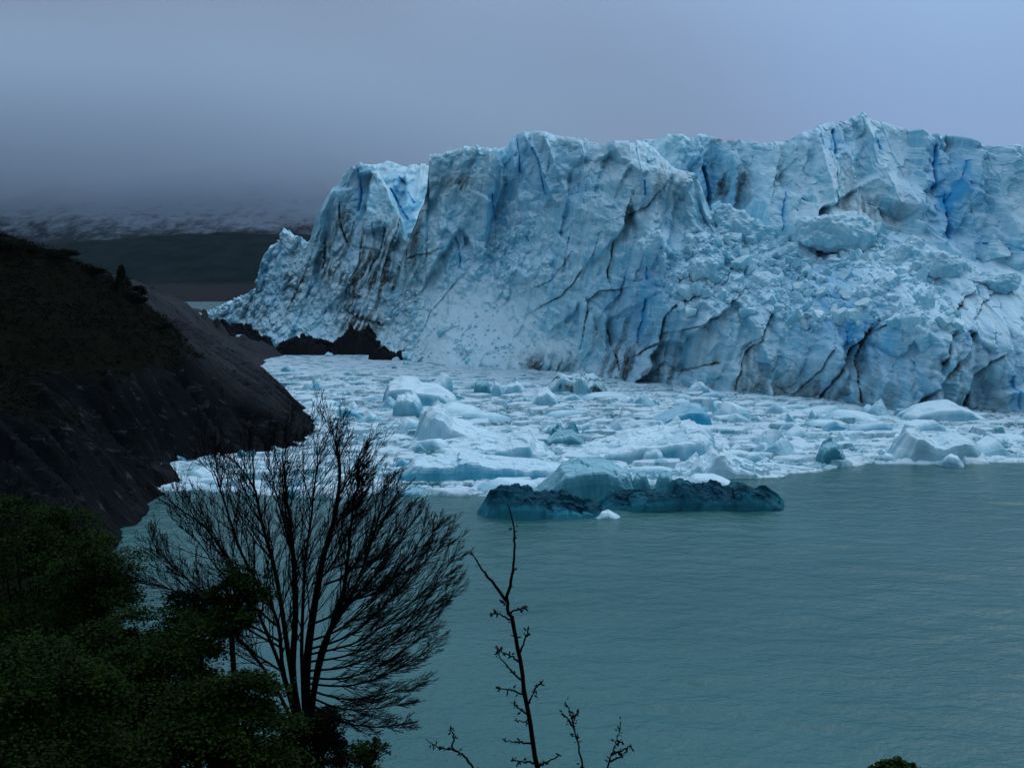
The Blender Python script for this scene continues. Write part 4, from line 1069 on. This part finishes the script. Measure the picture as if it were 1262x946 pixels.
def tubes(paths, sides=5):
    """paths: list of (points (k,3), radii (k))"""
    Vs, Fs = [], []; off = 0
    ang = np.arange(sides) * 2 * pi / sides
    for pts, rad in paths:
        pts = np.asarray(pts, float); k = len(pts)
        t = np.gradient(pts, axis=0); t /= np.linalg.norm(t, axis=1)[:, None] + 1e-9
        ref = np.where(np.abs(t[:, 2:3]) < 0.9, [[0, 0, 1.0]], [[1.0, 0, 0]])
        u = np.cross(t, ref); u /= np.linalg.norm(u, axis=1)[:, None] + 1e-9; v = np.cross(t, u)
        r = np.asarray(rad, float)[:, None, None]
        V = pts[:, None] + r * (np.cos(ang)[None, :, None] * u[:, None] + np.sin(ang)[None, :, None] * v[:, None])
        V = V.reshape(-1, 3)
        i = np.arange(k - 1)[:, None] * sides + np.arange(sides)[None]; j = np.arange(k - 1)[:, None] * sides + (np.arange(sides) + 1)[None] % sides
        Fq = np.stack([i, j, j + sides, i + sides], -1).reshape(-1, 4)
        Vs.append(V); Fs.append(Fq + off); off += len(V)
    return np.concatenate(Vs), np.concatenate(Fs)


# scrub that covers the heath: ground cover, one object
def build_scrub():
    X, Y, Z, veg, farm = HG
    rng = np.random.RandomState(3)
    m = (veg > 0.45) & (Y > 95) & (Y < 262) & (X < -40) & (X > -125)
    ii = np.argwhere(m); ii = ii[rng.choice(len(ii), min(len(ii), 9000), replace=False)]
    base = np.stack([X[ii[:, 0], ii[:, 1]], Y[ii[:, 0], ii[:, 1]], Z[ii[:, 0], ii[:, 1]]], -1)
    k = 14
    h = 0.35 + 0.75 * rng.rand(len(base)) * np.clip(1 + fbm(base[:, 0] / 8, base[:, 1] / 8, 3, 440), 0.2, 2)
    c = np.repeat(base, k, 0); hh = np.repeat(h, k)
    q = rng.normal(size=(len(c), 3)) * 0.5; q[:, 2] = np.abs(q[:, 2])
    c = c + q * hh[:, None]
    V, Fq = leaf_cards(c, np.full(len(c), 0.26), rng, 0.8, 1.4)
    o = link('heath_scrub', mesh_np('heath_scrub', V, Fq), M_HEATH); tag(o, kind='stuff', label='dark heath scrub covering the left slope', cat='scrub')


build_scrub()


# shrubs and small trees on the skyline of the slope
def crown_points(rng, n, rx, ry, rz, cone=0.0, lobes=9):
    L = rng.normal(size=(lobes, 3)); L /= np.linalg.norm(L, axis=1)[:, None]; L *= rng.uniform(0.35, 0.85, (lobes, 1))
    ls = rng.uniform(0.28, 0.5, lobes)
    i = rng.randint(0, lobes, n)
    p = rng.normal(size=(n, 3)); p /= np.linalg.norm(p, axis=1)[:, None]; p *= (rng.rand(n) ** 0.45)[:, None]
    p = L[i] + p * ls[i][:, None]
    if cone > 0:
        t = np.clip((p[:, 2] + 1) / 2, 0, 1)
        p[:, :2] *= (1 - cone * t)[:, None]
    return p * np.array([rx, ry, rz])


def slope_tree(name, label, px, py_top, py_base, Y, wpx, cone, seed, mat, group):
    rng = np.random.RandomState(seed)
    x, _, zt = P(px, py_top, Y); zb = float(HZ(x, Y)) - 0.2
    h = max(1.2, zt - zb); rx = wpx / F * Y / 2
    t = empty(name, (x, Y, zb)); tag(t, label, 'tree' if 'tree' in name else 'shrub', group)
    V, Fq = leaf_cards(crown_points(rng, 3800, rx, rx, h * 0.52, cone) + [0, 0, h * 0.55], np.full(3800, 0.22), rng, 0.6, 1.5)
    link('crown', mesh_np('crown', V, Fq), mat, t)
    paths = [([(0, 0, -0.3), (0.05 * h, 0, h * 0.4), (0, 0.03 * h, h * 0.85)], [0.14, 0.09, 0.03])]
    for k in range(7):
        a = rng.rand() * 6.28; z0 = h * rng.uniform(0.15, 0.6); r = rx * rng.uniform(0.5, 0.9)
        paths.append(([(0, 0, z0), (cos(a) * r * .5, sin(a) * r * .5, z0 + 0.15 * h), (cos(a) * r, sin(a) * r, z0 + 0.25 * h)], [0.06, 0.04, 0.015]))
    V, Fq = tubes(paths); link('trunk', mesh_np('trunk', V, Fq), M_BARK, t)


for k, a in enumerate([
    ('slope_tree', 'pointed dark tree standing at the right end of the heath skyline', 150, 325, 370, 218, 30, 0.75),
    ('slope_shrub', 'rounded dark green shrub left of the pointed tree on the skyline', 70, 308, 345, 212, 58, 0.0),
    ('slope_shrub', 'broad dark shrub at the left end of the heath skyline', 12, 296, 330, 205, 60, 0.0),
    ('slope_shrub', 'small dark shrub between the rounded shrub and the pointed tree', 112, 330, 362, 216, 40, 0.2),
    ('slope_shrub', 'thin dark shrub in the gap between the broad and the rounded skyline shrubs', 40, 302, 335, 208, 24, 0.5),
    ('slope_shrub', 'low dark shrub just below the pointed tree', 168, 352, 385, 221, 36, 0.1),
    ('slope_shrub', 'low brown-green shrub at the heath edge above the grey rock', 196, 400, 425, 219, 34, 0.1),
]):
    slope_tree(a[0], a[1], a[2], a[3], a[4], a[5], a[6], a[7], 500 + k, M_LEAFD, 'shrubs along the heath skyline')

# dark rocks at the foot of the glacier and along the shore
def rock(name, label, x0, x1, ywl, prof, depth, seed, z0=0.0, rough=0.9, dist=None):
    cx = 0.5 * (x0 + x1)
    Xc, Yf, _ = W(cx, ywl, z0)
    if dist: Yf = dist
    Yc = Yf + depth / 2
    xa = P(x0, ywl, Yc)[0]; xb = P(x1, ywl, Yc)[0]; L = xb - xa; Xc = 0.5 * (xa + xb)
    pr = []
    for px, py in prof:
        q = P(px, py, Yc); pr.append(((q[0] - Xc) / (L / 2), max(0.2, q[2] - z0)))
    me = berg_mesh(name, L, depth, pr, seed, res=0.3, p=3, rough=rough, under=1.5 + z0, blue_lo=0)
    o = link(name, me, M_ROCKD); o.location = (Xc, Yc, z0)
    tag(o, label, 'rock', 'dark rocks at the waterline')


rock('shore_rock', 'low dark rock below the ice tower, nearest the cave, with ice on top', 338, 430, 438, [(338, 428), (350, 420), (372, 419), (395, 424), (415, 428), (430, 434)], 12, 600, rough=1.6)
rock('shore_rock', 'long dark rock spit reaching from the grey ridge to the glacier foot', 225, 335, 432, [(225, 402), (250, 402), (275, 406), (300, 408), (315, 414), (335, 426)], 22, 601, rough=1.8)
rock('cave_rock', 'black rock mass in the hollow at the base of the ice tower', 404, 480, 441, [(404, 432), (415, 420), (428, 411), (440, 417), (452, 409), (466, 418), (480, 433)], 12, 602, rough=2.0, dist=410)
rock('shore_rock', 'small dark rocks at the right end of the cave by the white apron', 455, 510, 444, [(455, 430), (470, 428), (485, 436), (498, 434), (510, 441)], 7, 603)
rock('wedge_rock', 'dark pointed rock wedge at the corner of the near cove', 180, 222, 600, [(180, 574), (190, 572), (205, 578), (215, 588), (222, 598)], 5, 604, rough=0.5)

# ------------------------------------------------------------------ the bare tree in front
def smooth_path(ctrl, n=14):
    ctrl = np.asarray(ctrl, float)
    t = np.linspace(0, len(ctrl) - 1, n); out = []
    for q in t:
        i = int(min(q, len(ctrl) - 2)); f = q - i
        p0 = ctrl[max(i - 1, 0)]; p1 = ctrl[i]; p2 = ctrl[i + 1]; p3 = ctrl[min(i + 2, len(ctrl) - 1)]
        out.append(0.5 * ((2 * p1) + (p2 - p0) * f + (2 * p0 - 5 * p1 + 4 * p2 - p3) * f * f + (3 * p1 - p0 - 3 * p2 + p3) * f ** 3))
    return np.array(out)


def build_bare_tree():
    rng = np.random.RandomState(21)
    Yt = 20.0
    ox, oy, _ = P(375, 900, Yt); oz = float(HZ(ox, Yt)) - 0.15
    base = np.array([ox, oy, oz])
    t = empty('bare_tree', base); tag(t, 'leafless dark tree with a fan of fine twigs swept to the right, over the water', 'tree')
    def pt(px, py, dy): return np.array(P(px, py, Yt + dy)) - base
    stems = [
        [(372, 900, 0), (361, 834, 0), (364, 746, -.2), (359, 662, -.3), (353, 612, -.4), (351, 570, -.5)],
        [(378, 900, 0), (378, 824, .1), (388, 746, .2), (400, 682, .3), (415, 622, .4), (418, 574, .5), (410, 530, .5)],
        [(382, 900, .1), (393, 814, -.1), (423, 731, -.3), (432, 647, -.5), (443, 585, -.7)],
        [(370, 900, -.1), (354, 795, .3), (339, 706, .5), (324, 647, .7), (313, 598, .9), (290, 566, 1.1)],
        [(368, 900, 0), (345, 820, -.3), (319, 760, -.6), (290, 705, -.8), (254, 655, -1.0), (214, 620, -1.2)],
        [(376, 900, .2), (372, 800, .6), (376, 700, .9), (385, 620, 1.1), (392, 560, 1.2)],
        [(374, 900, -.2), (350, 830, -.6), (340, 760, -.9), (300, 690, -1.0), (275, 620, -1.1), (262, 580, -1.2)],
        [(380, 900, 0), (400, 800, .4), (440, 720, .6), (462, 650, .8), (475, 600, 1.0)],
        [(366, 900, .2), (330, 830, .6), (280, 770, .8), (235, 735, 1.0), (190, 715, 1.1)],
    ]
    sw = [(395, 790, 540, 655), (398, 800, 560, 668), (400, 806, 576, 690), (400, 815, 572, 718), (402, 826, 560, 742), (404, 835, 545, 775), (406, 842, 540, 800), (405, 850, 528, 838), (405, 858, 515, 862), (404, 866, 512, 892), (392, 770, 525, 630), (400, 720, 505, 598), (430, 700, 520, 615), (420, 740, 555, 650),
          (350, 800, 205, 690), (345, 790, 185, 672), (340, 770, 225, 640), (352, 830, 250, 745), (385, 720, 470, 570), (365, 700, 330, 545), (418, 640, 450, 545)]
    for x0, y0, x1, y1 in sw:
        x1 = x1 - 14 if x1 > 460 else x1; y1 += 8 if y1 < 640 else 0
        d0 = rng.uniform(-.3, .3); d1 = rng.uniform(-1.6, 1.6)
        droop = 14 if x1 > 400 else 0
        x0 = 381 + (x0 - 400) * 0.12 if x0 > 385 and y0 > 760 else x0
        stems.append([(x0, y0, d0), (x0 + (x1 - x0) * .33, y0 + (y1 - y0) * .26 + droop, d0 + (d1 - d0) * .35), (x0 + (x1 - x0) * .68, y0 + (y1 - y0) * .62 + droop * .8, d0 + (d1 - d0) * .7), (x1, y1, d1)])
    trunk, limbs, twigs = [], [], []
    def jit(p, a):
        k = len(p); n = rng.normal(size=(k, 3)) * a * np.linspace(0, 1, k)[:, None]
        return p + np.cumsum(n, 0) * 0.4
    lv1 = []
    for i, s in enumerate(stems):
        p = jit(smooth_path([pt(*q) for q in s], 22), 0.03)
        if i < 9:
            r0 = [0.07, 0.085, 0.056, 0.05, 0.036, 0.038, 0.038, 0.042, 0.030][i]
            r = r0 * (1 - np.linspace(0, 1, len(p))) ** 0.9 + 0.008
            trunk.append((p, r))
            lv1.append((p, r, 34, 0.25))
        else:
            r = 0.020 * (1 - np.linspace(0, 1, len(p))) ** 0.9 + 0.005
            limbs.append((p, r)); lv1.append((p, r, 32, 0.14))
    wind = np.array([0.34, 0, 0.28])
    def spawn(p, r, n, u0, lf, store, nseg, rmin, spread, win):
        out = []
        L = np.linalg.norm(np.diff(p, axis=0), axis=1).sum()
        k = len(p)
        for j in range(n):
            u = u0 + (1 - u0) * ((j + rng.rand()) / n) ** 0.85
            f = u * (k - 1); i = int(min(f, k - 2)); a = p[i] + (p[i + 1] - p[i]) * (f - i)
            d = p[min(i + 2, k - 1)] - p[max(i - 1, 0)]; d = d / (np.linalg.norm(d) + 1e-9)
            q = rng.normal(size=3); q -= d * q.dot(d); q /= np.linalg.norm(q) + 1e-9
            ln = L * lf * rng.uniform(0.5, 1.25) * (1.15 - 0.65 * u)
            d0 = d + q * spread * rng.uniform(0.6, 1.2); d0 /= np.linalg.norm(d0)
            pts = [a]; cur = d0
            for s_ in range(nseg):
                cur = cur + win * (1.2 / nseg) + rng.normal(size=3) * 0.09 + d * 0.08; cur = cur / np.linalg.norm(cur)
                pts.append(pts[-1] + cur * ln / nseg)
            rr = min(0.5 * np.interp(f, np.arange(k), r), 0.007 + 0.005 * ln)
            rad = np.linspace(max(rr, rmin), rmin, nseg + 1)
            store.append((np.array(pts), rad)); out.append((np.array(pts), rad))
        return out
    for p, r, n, u0 in lv1:
        a = spawn(p, r, n, u0, 0.30, limbs, 7, 0.0042, 0.62, wind * (0.9 if p[-1][0] > -0.3 else 0.35))
        for p2, r2 in a:
            b = spawn(p2, r2, 10, 0.12, 0.45, twigs, 5, 0.0036, 0.6, wind * 0.8)
            for p3, r3 in b:
                spawn(p3, r3, 3, 0.2, 0.5, twigs, 3, 0.0033, 0.6, wind * 0.6)
    V, Fq = tubes(trunk, 8); link('trunk', mesh_np('trunk', V, Fq, True), M_BARK, t)
    V, Fq = tubes(limbs, 5); link('branches', mesh_np('branches', V, Fq, True), M_BARK, t)
    V, Fq = tubes(twigs, 3); link('twigs', mesh_np('twigs', V, Fq, True), M_TWIG, t)


build_bare_tree()


# ------------------------------------------------------------------ budding twigs close to the viewpoint
def build_twigs():
    rng = np.random.RandomState(8)
    Y0 = 3.2
    gx, gy, _ = P(672, 1150, Y0); gz = float(HZ(gx, Y0)) - 0.1
    base = np.array([gx, gy, gz])
    t = empty('budding_shrub', base); tag(t, 'bare reddish-brown shrub with knobbly buds rising into the bottom of the view', 'shrub')
    def pt(px, py, dy=0): return np.array(P(px, py, Y0 + dy)) - base
    root = (0, 0, 0)
    stems = [
        ([(668, 1010, 0), (662, 946, 0), (650, 870, 0), (638, 800, 0), (632, 765, 0), (625, 741, 0), (630, 715, -.02), (634, 690, -.03), (634, 660, -.03), (632, 643, -.03), (625, 620, -.03)], 0.0105,
         [([(625, 741, 0), (607, 717, .02), (594, 700, .03), (582, 682, .04)], .005),
          ([(636, 790, 0), (628, 755, .0), (620, 740, .0)], .003), ([(640, 815, 0), (628, 808, .02), (613, 798, .03)], .003), ([(644, 838, 0), (632, 828, .03), (612, 806, .04)], .0034),
          ([(649, 862, 0), (636, 851, .02), (613, 848, .03)], .0034), ([(651, 868, 0), (660, 848, -.02), (667, 842, -.03)], .003), ([(652, 880, 0), (640, 873, .02), (634, 866, .02)], .0025), ([(654, 892, 0), (645, 889, .01), (638, 888, .01)], .002),
          ([(657, 915, 0), (640, 914, .02), (622, 912, .03)], .0032), ([(661, 940, 0), (645, 938, .02), (632, 935, .03)], .0032), ([(663, 944, 0), (674, 938, -.02), (690, 930, -.03)], .0035), ([(640, 805, 0), (648, 785, -.01), (650, 778, -.02)], .003), ([(628, 755, 0), (640, 750, -.01), (648, 748, -.01)], .0028), ([(630, 764, 0), (616, 757, .01), (606, 756, .02)], .0025)]),
        ([(612, 1010, .1), (590, 955, .1), (570, 930, .1), (556, 923, .1), (540, 920, .1), (525, 910, .1)], 0.0058, [([(556, 923, .1), (560, 908, .1), (555, 898, .1)], .003)]),
        ([(725, 1010, -.1), (720, 960, -.1), (712, 915, -.1), (704, 885, -.1), (697, 864, -.1)], 0.0055, [([(708, 900, -.1), (699, 884, -.08), (690, 875, -.06)], .0028), ([(706, 892, -.1), (710, 880, -.11)], .002)]),
        ([(735, 1010, .15), (745, 960, .15), (755, 925, .15), (762, 905, .15), (765, 887, .15)], 0.0055, [([(754, 930, .15), (770, 922, .13), (777, 918, .12)], .003), ([(752, 938, .15), (765, 932, .15), (772, 925, .15)], .003), ([(760, 912, .15), (768, 914, .15)], .002)]),
    ]
    import math as _m
    def bud_mesh(p, d, s):
        # pointed scaly bud: two stacked rings closing to a tip
        d = d / (np.linalg.norm(d) + 1e-9); u = np.cross(d, [0.3, 0.9, 0.2]); u /= np.linalg.norm(u); v = np.cross(d, u)
        pts = p + np.outer(np.linspace(0, 1, 6), d) * s * 2.6
        return (pts, np.array([0.25, 0.8, 1.0, 0.75, 0.35, 0.04]) * s * 0.55)
    for ctrl, r0, subs in stems:
        lo = pt(*ctrl[0])
        path = [np.array([0.0, 0, 0.0]) + lo * [0.15, 0.15, 0], lo * [0.6, 0.8, 0.55]] + [pt(*q) for q in ctrl]
        p = smooth_path(path, 46); p[8:] += rng.normal(size=(len(p) - 8, 3)) * 0.0016
        r = r0 * (1.12 - np.linspace(0, 1, len(p))) ** 1.0 * 0.85 + 0.0006
        tb = [(p, r)]; buds = []
        def addbuds(q, rr, step, s, u0=0.0):
            L = len(q)
            for i in range(int(L * u0), L - 1):
                if rng.rand() < step:
                    a = q[i] + (q[i + 1] - q[i]) * rng.rand(); d = q[min(i + 1, L - 1)] - q[i]
                    for _ in range(rng.randint(1, 5)):
                        n = rng.normal(size=3); buds.append(bud_mesh(a + n * 0.003, n + d / (np.linalg.norm(d) + 1e-9) * 0.6, s * rng.uniform(0.6, 1.4)))
        addbuds(p, r, 0.55, 0.0042, 0.42)
        for sp_, sr in subs:
            q = smooth_path([pt(*k) for k in sp_], 12); q[1:] += rng.normal(size=(11, 3)) * 0.0015
            tb.append((q, sr * (1.15 - np.linspace(0, 1, 12)) * 0.8 + 0.0009)); addbuds(q, None, 0.42, 0.0044, 0.3)
            for _ in range(3): n = rng.normal(size=3); buds.append(bud_mesh(q[-1], n, 0.0046))
        V, Fq = tubes(tb + buds, 6); link('stem', mesh_np('stem', V, Fq, True), M_TWIG, t)


build_twigs()


# ------------------------------------------------------------------ leafy beech bushes at the lower left
def leafy(name, label, px, py, Y, rxp, rzp, n, seed, mat, leaf=0.038, sprays=60, group='leafy beech bushes below the viewpoint', cat='bush'):
    rng = np.random.RandomState(seed)
    x, _, z = P(px, py, Y); rx = rxp / F * Y; rz = rzp / F * Y
    zb = min(float(HZ(x, Y)) - 0.15, z - rz * 0.8)
    t = empty(name, (x, Y, zb)); tag(t, label, cat, group)
    c0 = np.array([0, 0, z - zb])
    d = rng.normal(size=(sprays, 3)); d /= np.linalg.norm(d, axis=1)[:, None]
    d *= (rng.rand(sprays) ** 0.35)[:, None]
    cen = d * [rx * 0.92, rx * 0.92, rz * 0.92]
    sz = rng.uniform(0.16, 0.34, sprays) * rx
    i = rng.randint(0, sprays, n)
    q = rng.normal(size=(n, 3)) * 0.55; q[:, 2] *= 0.38
    rad = np.linalg.norm(cen[:, :2], axis=1)[i]
    loc = q * sz[i][:, None]
    out = cen[i] / (np.linalg.norm(cen[i], axis=1)[:, None] + 1e-9)
    loc[:, 2] -= 0.35 * (loc[:, 0] * out[:, 0] + loc[:, 1] * out[:, 1])   # sprays droop outward
    pos = c0 + cen[i] + loc
    V, Fq = leaf_cards(pos, np.full(n, leaf), rng, 0.35, 1.5)
    link('crown', mesh_np('crown', V, Fq), mat, t)
    paths = []
    for k in range(3):
        a = rng.rand() * 6.28
        paths.append((smooth_path([(0.1 * cos(a), 0.1 * sin(a), -0.2), (0.1 * rx * cos(a), 0.1 * rx * sin(a), c0[2] * 0.45), (0.3 * rx * cos(a), 0.3 * rx * sin(a), c0[2] + rz * 0.55)], 10), np.linspace(0.075, 0.012, 10)))
    for k in range(sprays):
        f = rng.uniform(0.35, 0.8); s = np.array([0, 0, max(0.1, c0[2] + cen[k][2] * 0.6 - (0.3 + 0.5 * f) * rz)]); e = c0 + cen[k]
        paths.append((smooth_path([s, (s + e) / 2 + [0, 0, 0.06 * rz], e, e + out[0] * 0 + cen[k] * 0.15], 8), np.linspace(0.012, 0.003, 8)))
    V, Fq = tubes(paths, 5); link('trunk', mesh_np('trunk', V, Fq, True), M_BARK, t)


for k, a in enumerate([
    ('leafy_bush', 'large dark green leafy bush against the left edge, in front of the highest bush', 40, 740, 24, 120, 130, 52000, M_LEAF),
    ('leafy_bush', 'leafy bush with a spray of leaves reaching out over the water below the striated rock', 118, 715, 22, 66, 62, 17000, M_LEAF),
    ('leafy_bush', 'broad leafy bush in the middle of the green mass, under the spray', 175, 830, 18, 120, 95, 46000, M_LEAF),
    ('leafy_bush', 'thin yellow-green leafy sapling overlapping the left side of the bare tree', 292, 735, 18.5, 46, 52, 5200, M_LEAF),
    ('leafy_bush', 'dark leafy bush filling the bottom left corner', 40, 905, 14, 150, 120, 50000, M_LEAF),
    ('leafy_bush', 'leafy bush at the bottom edge just left of the bare tree trunk', 275, 905, 15, 95, 105, 38000, M_LEAF),
    ('leafy_bush', 'very dark bush around the foot of the bare tree', 390, 925, 20.5, 58, 62, 20000, M_LEAFD),
    ('leafy_bush', 'small leafy sprig right of the foot of the bare tree', 455, 930, 19, 30, 26, 1500, M_LEAF),
    ('leafy_bush', 'tip of a small green bush just above the bottom edge on the right', 1110, 955, 9, 34, 18, 3000, M_LEAF),
    ('leafy_bush', 'leafy bush cut by the left edge, highest and farthest of the green mass', 2, 668, 27, 78, 62, 22000, M_LEAF),
    ('leafy_bush', 'low leafy bush on the bank just left of the water, beneath the striated rock', 82, 668, 25, 58, 44, 12000, M_LEAF),
    ('leafy_bush', 'sparse leafy bush between the bare tree and the broad bush', 235, 770, 19.5, 60, 45, 7000, M_LEAFD),
]):
    leafy(a[0], a[1], a[2], a[3], a[4], a[5], a[6], a[7], 700 + k, a[8])

for _o in [o for o in COL.objects if o.name.startswith('dark_iceberg')]: _o.scale = (1, 1, 0.86)
build_haze()


# lumps of ice stranded on the dark rocks below the tower
def stranded():
    me = berg_mesh('stranded_ice_mesh', 2.6, 2.0, [(-1, .4), (-.4, 1.0), (.2, .8), (.6, 1.1), (1, .4)], 801, res=0.14, rough=0.7, blue_lo=0.15); me.materials.append(M_BERG)
    for px, py, Y, sc, lab in [
        (262, 434, 418, 1.3, 'white ice lump on the dark rock spit, first from its left end'), (279, 437, 416, 1.8, 'wide white ice lump on the dark rock spit, second from its left end'), (304, 431, 418, 1.5, 'white ice lump in the middle of the dark rock spit'),
        (316, 434, 414, 1.2, 'white ice lump right of the middle of the dark rock spit'), (296, 414, 424, 1.2, 'small white ice lump up on the crest of the dark rock spit'), (268, 402, 432, 1.2, 'white ice lump at the top of the spit beside the glacier tip'),
        (405, 436, 404, 1.2, 'white ice lump at the waterline below the ice tower'), (488, 442, 388, 1.4, 'white ice lump on the small dark rocks right of the cave')]:
        x, y, z = P(px, py, Y)
        o = bpy.data.objects.new('stranded_ice', me); COL.objects.link(o); o.location = (x, y, z - 0.5); o.scale = (sc * 1.3, sc, sc); o.rotation_euler = (0, 0, px * 0.37)
        tag(o, lab, 'ice chunk', 'ice lumps stranded on the rocks')


stranded()
